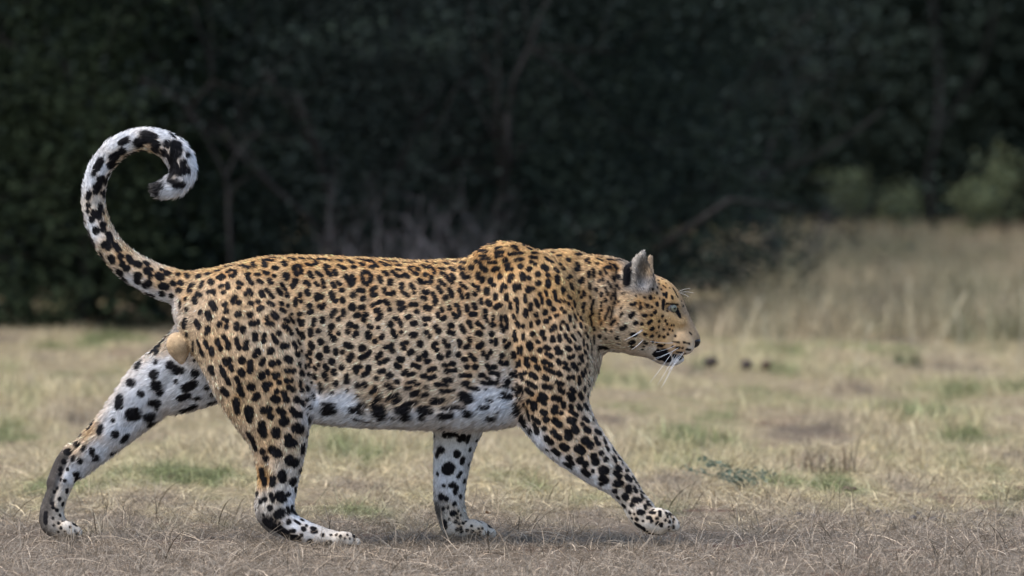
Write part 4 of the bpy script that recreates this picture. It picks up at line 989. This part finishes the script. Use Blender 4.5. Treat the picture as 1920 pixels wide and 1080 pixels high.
def base_coat(p):
    out = np.empty((len(p), 3), np.float32)
    for i in range(0, len(p), 20000):
        q = p[i:i + 20000].astype(np.float32)
        q = q + (np.where(q[:, 0] > .2, .005, .026) * (noise3(q * 55, 9, 3) - 0.5))[:, None].astype(np.float32)
        d2 = ((q[:, None] - cp[None]) ** 2).sum(2) + 0.010 ** 2
        w_ = 1 / d2 ** 1.8
        out[i:i + 20000] = (w_ @ cc) / w_.sum(1, keepdims=True)
    return out


def coat(p):
    f, d = mark_field(p, SEG)
    b = base_coat(p)
    n = noise3(p * 60, 21, 3)[:, None]
    b = b * (0.80 + 0.40 * n) * (0.88 + 0.24 * noise3(p * np.array([300, 300, 420]), 27, 1)[:, None])
    warm = np.clip((d - 1.3) / 1.6, 0, 1)[:, None] * np.array([0.04, 0.20, 0.36]) * 0.9
    b = b * (1 - warm)
    s = np.clip(0.5 - (f - np.where(p[:, 2] > .45, .0010, .0014)) / 0.0018, 0, 1)[:, None]; s = s * s * (3 - 2 * s)
    return b * (1 - s) + np.array([0.007, 0.006, 0.007]) * s


# nearest limb: fur direction and length per vertex
DIRS = dict(scapula=(-.6, 0, -.8), scapula_far=(-.6, 0, -.8), chest=(-.2, 0, -1))
LEN = dict(neck=.007, head=.0035, muzzle=.002, muzzle_far=.002, jaw=.004, cheek=.005, cheek_far=.005, brow=.003, brow_far=.003, cheekbone=.003, ear=.006, ear_back=.005, ear_far=.004,
           scapula=.007, scapula_far=.007, foreleg=.006, elbow=.008, chest=.012, foreleg_far=.006, hind=.007, hind_foot=.004, hock=.004, hind_far=.009,
           hind_foot_far=.004, hock_far=.004, tail=.013, scrotum=.0035, pad_fore=.003, pad_fore_far=.003)
NEG = ('neck', 'brow', 'brow_far')
sp, sr, sdv, sl = [], [], [], []
for nm, q in BODY.items():
    t = np.gradient(q[:, :3], axis=0); t /= np.linalg.norm(t, axis=1, keepdims=True) + 1e-9
    if nm in NEG: t = -t
    if nm in DIRS: t = np.tile(np.array(DIRS[nm], float), (len(q), 1))
    sp.append(q[:, :3]); sr.append(q[:, 3]); sdv.append(t)
    L = np.full(len(q), LEN.get(nm, .0028))
    if nm == 'tail': L = np.interp(np.arange(len(q)), [0, 20, 70, len(q) - 1], [.006, .007, .009, .011])
    sl.append(L)
sp, sr, sdv, sl = np.concatenate(sp).astype(np.float32), np.concatenate(sr).astype(np.float32), np.concatenate(sdv), np.concatenate(sl)
DIR = np.empty_like(V); LNG = np.empty(len(V)); best = np.empty(len(V), np.float32)
for i in range(0, len(V), 20000):
    q = V[i:i + 20000].astype(np.float32)
    d = np.sqrt(((q[:, None] - sp[None]) ** 2).sum(2)) - sr[None]
    k = d.argmin(1); best[i:i + 20000] = d.min(1)
    DIR[i:i + 20000] = sdv[k]; LNG[i:i + 20000] = sl[k]
ft = f_trunk(V[:, 0], V[:, 1], V[:, 2])
tk = ft < best + 0.004
under = np.clip((0.40 - V[:, 2]) / 0.07, 0, 1)
DIR[tk] = np.array([-1, 0, -0.28]) + 0.5 * under[tk][:, None] * np.array([-.3, 0, -.5])
LNG[tk] = 0.0068 + 0.006 * under[tk]
deg = np.bincount(E.ravel(), minlength=len(V)).astype(float)
for _ in range(12):
    s = np.stack([np.bincount(E[:, 0], DIR[E[:, 1], c], len(V)) + np.bincount(E[:, 1], DIR[E[:, 0], c], len(V)) for c in range(3)], -1)
    DIR = (s + DIR) / (deg + 1)[:, None]
    LNG = (np.bincount(E[:, 0], LNG[E[:, 1]], len(V)) + np.bincount(E[:, 1], LNG[E[:, 0]], len(V)) + LNG) / (deg + 1)
print('fur map', round(time.time() - T0, 1))

skin_m, nt, b = new_mat('coat_skin', 0.85, 0.1)
at = nt.nodes.new('ShaderNodeAttribute'); at.attribute_name = 'coat'
nt.links.new(at.outputs['Color'], b.inputs['Base Color'])
leo = mesh_obj('leopard', V - ORG, F, skin_m, smooth=True)
leo.location = ORG
set_col(leo.data, 'coat', coat(V))
tag(leo, 'large spotted leopard striding to the right across dry grass, tail curled high over its back', 'leopard')

# fur: one strand per sample, coloured where it is rooted
N_HAIR = 480000
fw = np.where(NRM[F].mean(1)[:, 1] < 0.25, 1.0, 0.4)
fi = rng.choice(len(F), N_HAIR, p=fw / fw.sum())
uv = rng.uniform(size=(N_HAIR, 2))
wq = np.stack([(1 - uv[:, 0]) * (1 - uv[:, 1]), uv[:, 0] * (1 - uv[:, 1]), uv[:, 0] * uv[:, 1], (1 - uv[:, 0]) * uv[:, 1]], -1)
root = (V[F[fi]] * wq[:, :, None]).sum(1); nr = (NRM[F[fi]] * wq[:, :, None]).sum(1); nr /= np.linalg.norm(nr, axis=1, keepdims=True)
dr = (DIR[F[fi]] * wq[:, :, None]).sum(1); ln = (LNG[F[fi]] * wq).sum(1)
clump = np.stack([noise3(root * 110, s, 1) - 0.5 for s in (41, 42, 43)], -1)
dr = dr / (np.linalg.norm(dr, axis=1, keepdims=True) + 1e-9) + clump * 1.1 + rng.normal(0, 0.22, dr.shape)
dr -= nr * (dr * nr).sum(1, keepdims=True); dr /= np.linalg.norm(dr, axis=1, keepdims=True) + 1e-9
ln = ln * rng.uniform(0.7, 1.25, N_HAIR)
lift = np.clip(rng.normal(0.34, 0.14, N_HAIR), 0.1, 0.8)[:, None]
tintr = rng.uniform(0.55, 1.45, (N_HAIR, 1)) * (0.72 + 0.56 * noise3(root * 260, 33, 1)[:, None])
guard = rng.uniform(size=N_HAIR) < 0.16           # coarser, longer guard hairs
ln = np.where(guard & (LNG[F[fi, 0]] > .0045), ln * 1.55, ln)
gf = rng.choice([.45, .8, 1.35, 1.9], (N_HAIR, 1))
h0 = coat(root + dr * (ln * 0.15)[:, None]); h1 = coat(root + dr * (ln * 0.72)[:, None])   # colour follows the marks along the strand
tintr = np.where(h0.mean(1, keepdims=True) > .5, tintr ** .6, tintr) * np.where(guard[:, None], np.where(h0.mean(1, keepdims=True) > .5, gf ** .4, gf), 1)
hc = np.minimum(np.stack([h0, h0 * .67 + h1 * .33, h0 * .33 + h1 * .67, h1], 1) * tintr[:, None], .9).reshape(-1, 3)
lift = np.where(guard[:, None], lift * 1.35, lift)
K = 4
pts = np.empty((N_HAIR, K, 3), np.float32)
for k in range(K):
    t = k / (K - 1)
    pts[:, k] = root - nr * 0.0006 + ln[:, None] * t * (dr * np.cos(lift) + nr * np.sin(lift) * (1 - 0.35 * t)) - np.array([0, 0, 1]) * (ln[:, None] ** 2 * 3.0 * t * t)
pts -= ORG
cur = bpy.data.hair_curves.new('fur')
cur.add_curves([K] * N_HAIR)
cur.attributes['position'].data.foreach_set('vector', pts.ravel())
ra = cur.attributes.get('radius') or cur.attributes.new('radius', 'FLOAT', 'POINT')
rr = np.array([1, .85, .6, .12])[None] * ((0.00030 + 0.006 * ln) * np.where(guard, 1.9, 1.0))[:, None]
ra.data.foreach_set('value', rr.astype(np.float32).ravel())
set_col(cur, 'coat', hc, 'POINT')
a = cur.attributes.new('root_normal', 'FLOAT_VECTOR', 'CURVE'); a.data.foreach_set('vector', (nr + clump * 0.9).astype(np.float32).ravel())
hm, nt, b = new_mat('fur_strand', 0.6, 0.15)
at = nt.nodes.new('ShaderNodeAttribute'); at.attribute_name = 'coat'
nt.links.new(at.outputs['Color'], b.inputs['Base Color'])
an = nt.nodes.new('ShaderNodeAttribute'); an.attribute_name = 'root_normal'
geo = nt.nodes.new('ShaderNodeNewGeometry')
vm = nt.nodes.new('ShaderNodeVectorMath'); vm.operation = 'MULTIPLY_ADD'
nt.links.new(geo.outputs['Normal'], vm.inputs[0]); vm.inputs[1].default_value = (.6, .6, .6); nt.links.new(an.outputs['Vector'], vm.inputs[2])
vn = nt.nodes.new('ShaderNodeVectorMath'); vn.operation = 'NORMALIZE'; nt.links.new(vm.outputs[0], vn.inputs[0])
nt.links.new(vn.outputs[0], b.inputs['Normal'])
cur.materials.append(hm)
fur = bpy.data.objects.new('fur', cur); COL.objects.link(fur); fur.parent = leo; fur['kind'] = 'stuff'
print('fur', round(time.time() - T0, 1))
# ------------------------------------------------------------------ eyes, nose, whiskers
def ball(seg=20, rings=14):
    Vb, Fb = [], []
    for i in range(rings + 1):
        th = math.pi * i / rings
        for k in range(seg):
            ph = 2 * math.pi * k / seg
            Vb.append((math.sin(th) * math.cos(ph), math.sin(th) * math.sin(ph), math.cos(th)))
    for i in range(rings):
        for k in range(seg):
            Fb.append((i * seg + k, (i + 1) * seg + k, (i + 1) * seg + (k + 1) % seg, i * seg + (k + 1) % seg))
    return np.array(Vb), Fb


def vcol_mat(name, rough, spec):
    m, nt, b = new_mat(name, rough, spec)
    at = nt.nodes.new('ShaderNodeAttribute'); at.attribute_name = 'tint'
    nt.links.new(at.outputs['Color'], b.inputs['Base Color'])
    return m


EYE_M = vcol_mat('eye', 0.08, 0.5)
bv, bf = ball(28, 20)
for far in (False, True):
    y = 0.033 if far else -0.033
    c = P(1259.5, 577.5, y)
    g = np.array([0.62, 0.78 if far else -0.78, -0.02]); g /= np.linalg.norm(g)
    ang = np.degrees(np.arccos(np.clip(bv @ g, -1, 1)))
    col = np.where((ang < 15)[:, None], (.004, .004, .004), np.where((ang < 44)[:, None], (.17, .17, .12), np.where((ang < 54)[:, None], (.03, .025, .02), (.22, .19, .17))))
    o = mesh_obj('eye', bv * 0.0125 + np.array(c) - ORG, bf, EYE_M, leo, True)
    set_col(o.data, 'tint', col)

nose_m, nt, b = new_mat('nose_leather', 0.35, 0.4)
b.inputs['Base Color'].default_value = (.012, .011, .012, 1)
nv = bv.copy()
nv[:, 0] = np.sign(nv[:, 0]) * np.abs(nv[:, 0]) ** 0.8
zz = nv[:, 2].copy()
wid = np.interp(zz, [-1, -.2, .6, 1], [.35, .7, 1.1, .9])
c = np.array(P(1303, 643, 0))
nose = np.stack([nv[:, 0] * 0.0120 + 0.0035 * zz, nv[:, 1] * 0.0190 * wid, zz * 0.0112], -1) + c
mesh_obj('nose', nose - ORG, bf, nose_m, leo, True)

whisk_m, nt, b = new_mat('whisker', 0.4, 0.4)
b.inputs['Base Color'].default_value = (.85, .85, .85, 1)
WH = """1262,643 1219,640;1272,652 1224,676;1268,655 1226,672;1266,648 1230,660;1262,658 1218,718;1266,664 1233,722;1270,664 1240,727;1274,662 1244,722;
1268,668 1250,691;1278,662 1252,696;1282,660 1258,692;1205,617 1171,638;1206,619 1177,634;1206,637 1184,656;1276,547 1301,549;1275,545 1294,541;1277,549 1292,557"""
for w_ in WH.replace('\n', '').split(';'):
    a, e = [tuple(float(q) for q in s.split(',')) for s in w_.split()]
    p0 = on_body(*a); brow = a[1] < 560
    out = rng.uniform(.02, .05) * (0.4 if brow else 1)
    p2 = np.array(P(*e, p0[1] - out))
    p1 = (p0 + p2) / 2 + np.array([0, -0.006, 0.004 if brow else -0.003])
    path = [(1 - t) ** 2 * p0 + 2 * t * (1 - t) * p1 + t * t * p2 for t in np.linspace(0, 1, 7)]
    Vt, Ft = tube([Vector(q - ORG) for q in path], np.linspace(0.0003 if brow else 0.00048, 0.0002, 7), 4)
    mesh_obj('whisker', Vt, Ft, whisk_m, leo, True)

# ------------------------------------------------------------------ tall dry grass on the right, back of the meadow
tall_m = blade_mat('tall_grass_blade', fixed=((0.23, 0.215, 0.125), (0.44, 0.345, 0.225), 0.8))
tall = [tuft('tall_tuft', 300 + i, 34, 0.12, 0.22, 0.55, 0.007, 0.34, tall_m, 0.6) for i in range(8)]
pt = scatter_points(0.5, 6.5, 8.6, 27.0, 46, lambda x, y: (rng.uniform(size=len(x)) < np.clip((y - 8.9) / 2.2 + .12, 0, 1)) * ((x > (1330 - 960) / FPX * (y + CAM_D) * np.interp(y, [9, 12, 16, 25], [.95, 1.05, 1.25, 1.3]))).astype(float))
n = len(pt)
scatter('tall_grass', pt, rng.uniform(0, 6.28, n), np.interp(pt[:, 1], [9, 12, 18, 27], [.42, .55, .3, .2]) * rng.uniform(.7, 1.2, n) * (.45 + 1.1 * noise3(pt * np.array([.9, .5, 0]), 17, 2)), rng.integers(0, 8, n), tall,
        'tall dry grass at the back of the meadow, right of the leopard\'s face')
# a ragged fringe where the turf meets the shrubs
pf = scatter_points(-3.2, 1.3, 9.9, 11.2, 45, None); n = len(pf)
scatter('fringe_grass', pf, rng.uniform(0, 6.28, n), rng.uniform(.07, .16, n), rng.integers(0, 8, n), [tuft('fringe_tuft', 340 + i, 30, 0.12, 0.3, 0.6, 0.008, 0.5, tall_m, 0.6) for i in range(8)],
        'thin ragged grass along the foot of the dark shrubs')

straw_m, nt, b = new_mat('straw', 0.7, 0.2); b.inputs['Base Color'].default_value = (.52, .45, .31, 1)
ST = [((1385, 660), (1425, 565), 'leaning straw stalk nearest the leopard\'s nose, left of the tall grass'),
      ((1712, 660), (1705, 530), 'upright straw stalk with its top above all the others'),
      ((1745, 665), (1806, 557), 'long straw stalk leaning right toward the field\'s right side'),
      ((1600, 710), (1632, 612), 'bent pale stalk standing alone in front of the tall grass'),
      ((1905, 700), (1918, 550), 'straw stalk at the right edge of the view'),
      ((1740, 650), (1735, 600), 'short straw stalk between the upright and the right leaning stalk'),
      ((1800, 665), (1795, 590), 'thin straw stalk right of the long leaning one'),
      ((1445, 655), (1432, 600), 'short straw stalk leaning left by the dark shrub')]
for i, (a, e, lab) in enumerate(ST):
    base = GP(*a); Y = base.y
    top = P(*e, Y); mid_ = (base + top) / 2 + Vector((rng.normal(0, .012), 0, .02))
    path = [base * (1 - t) ** 2 + mid_ * 2 * t * (1 - t) + top * t * t for t in np.linspace(0, 1, 8)]
    root = bpy.data.objects.new('grass_stalk', None); COL.objects.link(root); root.location = base
    Vt, Ft = tube([p - base for p in path], np.linspace(.0024, .0012, 8), 5)
    mesh_obj('stem', Vt, Ft, straw_m, root, True)
    d = (path[-1] - path[-2]).normalized()
    Vt, Ft = tube([path[5] - base, path[6] - base, path[-1] - base, path[-1] - base + d * .02], [.0014, .0028, .0024, .001], 5)
    mesh_obj('seed_head', Vt, Ft, straw_m, root, True)
    tag(root, lab, 'grass stalk', 'straw stalks before the tall grass')


# ------------------------------------------------------------------ bare branches, twigs, saplings, thin trunk
def bare(name, label, cat, base, specs, mat, group=None, twigs=None):
    """specs: list of (photo polyline, r0, r1) at the base's depth"""
    root = bpy.data.objects.new(name, None); COL.objects.link(root); root.location = base
    for k, (pl, r0, r1) in enumerate(specs):
        q = catmull([tuple(P(a, b_, base.y + dy)) for (a, b_, dy) in pl], 5)
        Vt, Ft = tube([Vector(p) - base for p in q], np.linspace(r0, r1, len(q)), 6)
        mesh_obj('branch', Vt, Ft, mat, root, True)
    if twigs:
        mb = MB(); r = np.random.default_rng(twigs); tips = []
        for k in range(7):
            a = r.uniform(0, 6.28)
            grow(mb, r, Vector((0.06 * math.cos(a), 0.06 * math.sin(a), 0)), Vector((.7 * math.cos(a), .7 * math.sin(a), .8)).normalized(), 0.38, .009, 3, tips, .8, .12, 4)
        o = mb.build('twigs', mat, root); o['kind'] = 'stuff'
    tag(root, label, cat, group)
    return root


def ground_at(px, Y):
    x = PX(px, Y); return Vector((x, Y, float(ground_z(x, Y))))


g = ground_at(432, 10.7)
bare('dead_branch', 'pale bare forked branch arching up behind the curl of the tail', 'dead branch', g,
     [([(436, 640, 0), (432, 480, 0), (428, 390, 0), (424, 335, 0), (392, 268, -.05), (345, 195, -.1), (262, 148, -.1)], .010, .004),
      ([(424, 335, 0), (446, 285, .03), (492, 240, .05)], .006, .003), ([(428, 390, 0), (440, 350, -.05), (470, 330, -.05)], .005, .002)], BARK)
for i, (px, lab) in enumerate([(700, 'grey leafless twig bush above the middle of the leopard\'s back'), (800, 'grey leafless twig bush just left of the shoulder hump'),
                               (900, 'grey leafless twig bush right behind the shoulder hump')]):
    g = ground_at(px, 10.6 + .1 * i)
    o = bare('twig_bush', lab, 'twig bush', g, [], BARK_PALE, 'leafless twig bushes in front of the shrubs', 50 + i)
    o.scale = (.75, .75, .95)
g = ground_at(1490, 16.5)
o = bare('twig_bush', 'tall greyish leafless bush beside the right slope of the dark shrub', 'twig bush', g, [], BARK_MID, 'leafless twig bushes in front of the shrubs', 61)
o.scale = (.8, .8, 1.15)
g = ground_at(1762, 23)
bare('thin_tree', 'thin crooked trunk in front of the dark wood behind the tall grass', 'tree', g,
     [([(1764, 560, 0), (1758, 450, 0), (1748, 390, 0), (1742, 320, 0), (1757, 250, 0), (1762, 150, .1), (1750, 20, .1), (1740, -160, .1)], .017, .010),
      ([(1757, 250, 0), (1800, 190, .1), (1850, 90, .1), (1880, -80, .1)], .008, .004)], BARK)


def sapling(px, py, s, seed, lab):
    Y = 22.5
    g = ground_at(px, Y); top = P(px, py, Y)
    r = np.random.default_rng(seed); mb = MB()
    h = top - g
    mb.add(*tube([Vector((0, 0, 0)), h * .5 + Vector((.02, 0, 0)), h], [.008, .006, .003], 5))
    c = np.array([tuple(h * t + Vector(r.normal(0, .06 * s, 3))) for t in r.uniform(.6, 1.05, 26)])
    Vl, Fl, t = leaves_at(c, np.full(len(c), .045 * s), 12, .05, r)
    root = bpy.data.objects.new('sapling', None); COL.objects.link(root); root.location = g
    mb.build('stem', BARK, root)
    o = mesh_obj('leaves', Vl, Fl, LEAF_LIGHT, root); o['kind'] = 'stuff'; set_col(o.data, 'tint', np.repeat(t[:, None], 3, 1))
    tag(root, lab, 'sapling', 'pale young saplings at the edge of the wood')


sapling(1602, 340, 1.1, 1, 'pale green sapling left of the thin trunk, the largest of them')
sapling(1682, 365, .8, 2, 'pale green sapling right next to the thin trunk\'s left side')
sapling(1830, 370, 1.0, 3, 'pale green sapling low down right of the thin trunk')
sapling(1885, 330, 1.2, 4, 'pale green sapling close to the right edge of the view')


# ------------------------------------------------------------------ small things on the turf
def lump(name, px, py, w_, h_, col, label, cat, group, seed, rough=.95):
    p = GP(px, py); r = np.random.default_rng(seed)
    bv_, bf_ = ball(12, 8)
    k = 1 + .55 * (noise3(bv_ * 2.3 + seed, seed, 3) - .5) * 2
    s = MPP * (p.y + CAM_D) / CAM_D
    v = bv_ * k[:, None] * np.array([w_ / 2, w_ / 2 * r.uniform(.7, 1), h_ / 2]) * s
    v[:, 2] += h_ * s * (.9 if 'dung' in name else .1)
    m = STONE_M[col]
    o = mesh_obj(name, v, bf_, m, None, True); o.location = p; o.rotation_euler = (0, 0, r.uniform(0, 6))
    tag(o, label, cat, group)


def stone_mat(name, c0, c1):
    m, nt, b = new_mat(name, .95, .1)
    tc = nt.nodes.new('ShaderNodeTexCoord'); n = noise_node(nt, tc.outputs['Object'], 70, 4)
    r = ramp(nt, [(.35, c0), (.65, c1)]); nt.links.new(n.outputs['Fac'], r.inputs[0]); nt.links.new(r.outputs[0], b.inputs['Base Color'])
    return m


STONE_M = dict(dark=stone_mat('dark_lump', (.035, .028, .025), (.09, .07, .06)), brown=stone_mat('brown_lump', (.06, .04, .03), (.13, .085, .06)),
               soil=stone_mat('grey_soil', (.05, .045, .045), (.12, .105, .10)))
GL = 'dark lumps beyond the leopard\'s chin'
lump('dung_lump', 1331, 697, 30, 20, 'dark', 'dark lump nearest the leopard\'s chin, leftmost of three in a row', 'dung', GL, 1)
lump('dung_lump', 1400, 700, 28, 18, 'dark', 'middle one of the three dark lumps beyond the leopard\'s chin', 'dung', GL, 2)
lump('dung_lump', 1436, 700, 22, 17, 'brown', 'brownish lump, rightmost of three in a row beyond the chin', 'dung', GL, 3)
lump('earth_clump', 1918, 922, 42, 20, 'brown', 'reddish brown clump of earth at the right edge', 'earth clump', None, 4)
ORD = 'leftmost second third fourth fifth sixth seventh eighth ninth tenth eleventh twelfth thirteenth fourteenth fifteenth rightmost'.split()
for i, (px, py, w_) in enumerate(sorted([(1500, 968, 18), (1528, 970, 14), (1570, 966, 12), (1618, 967, 13), (1648, 963, 16), (1662, 972, 18), (1680, 964, 12), (1712, 974, 17), (1722, 966, 14), (1748, 978, 20),
                                  (1770, 972, 13), (1800, 968, 12), (1838, 968, 14), (1845, 960, 10), (1626, 956, 11), (1875, 968, 10)])):
    lump('soil_clod', px, py, w_, w_ * .75, 'soil', 'dark soil crumb on the bare patch, ' + ORD[i] + (' of the scatter' if i in (0, 15) else ' from the left of the scatter'), 'soil clod', 'dark soil crumbs on the bare patch', 20 + i)
lump('earth_clump', 1592, 920, 34, 13, 'brown', 'flat brown scrap lying in the grass right of the green weed', 'earth clump', None, 60)

leaf_m, nt, b = new_mat('dead_leaf', .8, .1); b.inputs['Base Color'].default_value = (.16, .085, .045, 1)
for px, py, L, lab in [(724, 988, 22, 'small curled brown dead leaf on the turf between the hind and far front paws'), (913, 971, 26, 'small flat brown dead leaf just right of the far front leg')]:
    p = GP(px, py); s = MPP * L
    Vl = [(-.5, 0, .1), (-.2, .22, .25), (.15, .2, .2), (.5, 0, .35), (.15, -.2, .28), (-.2, -.22, .3), (0, 0, .12)]
    o = mesh_obj('dead_leaf', np.array(Vl) * s, [(0, 1, 6), (1, 2, 6), (2, 3, 6), (3, 4, 6), (4, 5, 6), (5, 0, 6)], leaf_m); o.location = p + Vector((0, 0, .006)); o.rotation_euler = (.5, .3, px)
    tag(o, lab, 'dead leaf')

weed_leaf = leaf_mat('weed_leaf', (.08, .11, .08), (.16, .20, .15), .25)
g = GP(1398, 915)
root = bpy.data.objects.new('weed', None); COL.objects.link(root); root.location = g
cs = []
r = np.random.default_rng(5)
for pl in ([(1398, 915), (1375, 885), (1350, 868), (1318, 862)], [(1396, 915), (1372, 900), (1345, 878), (1330, 872)], [(1400, 915), (1410, 895), (1425, 888), (1440, 886)],
           [(1398, 915), (1388, 895), (1380, 884)], [(1402, 915), (1418, 905), (1434, 900)], [(1398, 915), (1385, 905), (1370, 902)], [(1399, 915), (1402, 893), (1398, 884)], [(1396, 912), (1350, 895), (1290, 880)]):
    q = catmull([tuple(P(a, b_, g.y + r.normal(0, .05))) for a, b_ in pl], 5)
    q[:, 2] = np.maximum(q[:, 2], ground_z(q[:, 0], q[:, 1]) + .004); q[0] = g
    Vt, Ft = tube([Vector(p) - g for p in q], np.linspace(.002, .0009, len(q)), 5); mesh_obj('stem', Vt, Ft, weed_leaf, root, True)
    for p in q[2:]:
        cs.append(p - np.array(g) + r.normal(0, .004, 3))
Vl, Fl, t = leaves_at(np.array(cs), np.full(len(cs), .007), 5, .014, r)
o = mesh_obj('leaves', Vl, Fl, weed_leaf, root); o['kind'] = 'stuff'; set_col(o.data, 'tint', np.repeat(t[:, None], 3, 1))
for ch in root.children:
    if ch.name.startswith('stem'): set_col(ch.data, 'tint', np.full((len(ch.data.vertices), 3), .4))
tag(root, 'grey green weed sprawling on the turf right of the leopard\'s forelegs', 'weed')

brown_m = blade_mat('withered_blade', fixed=((.14, .10, .07), (.24, .18, .12), 20))
green_m = blade_mat('green_blade', fixed=((.07, .10, .04), (.13, .16, .07), 20))
for nm, px, py, m_, n_, rad, L0, L1, lean, lab in [
        ('withered_tuft', 1545, 888, brown_m, 130, .10, .04, .14, .6, 'withered brown spiky tuft behind the green weed'),
        ('grass_clump', 1703, 688, green_m, 120, .05, .04, .11, .4, 'dark green grass clump in front of the tall grass'),
        ('grass_clump', 1309, 700, green_m, 60, .02, .04, .09, .25, 'small upright green clump left of the dark lumps')]:
    o = tuft(nm, px, n_, rad, L0, L1, .0035, lean, m_); COL.objects.link(o); o.location = GP(px, py)
    tag(o, lab, 'grass tuft')
print('script', round(time.time() - T0, 1))
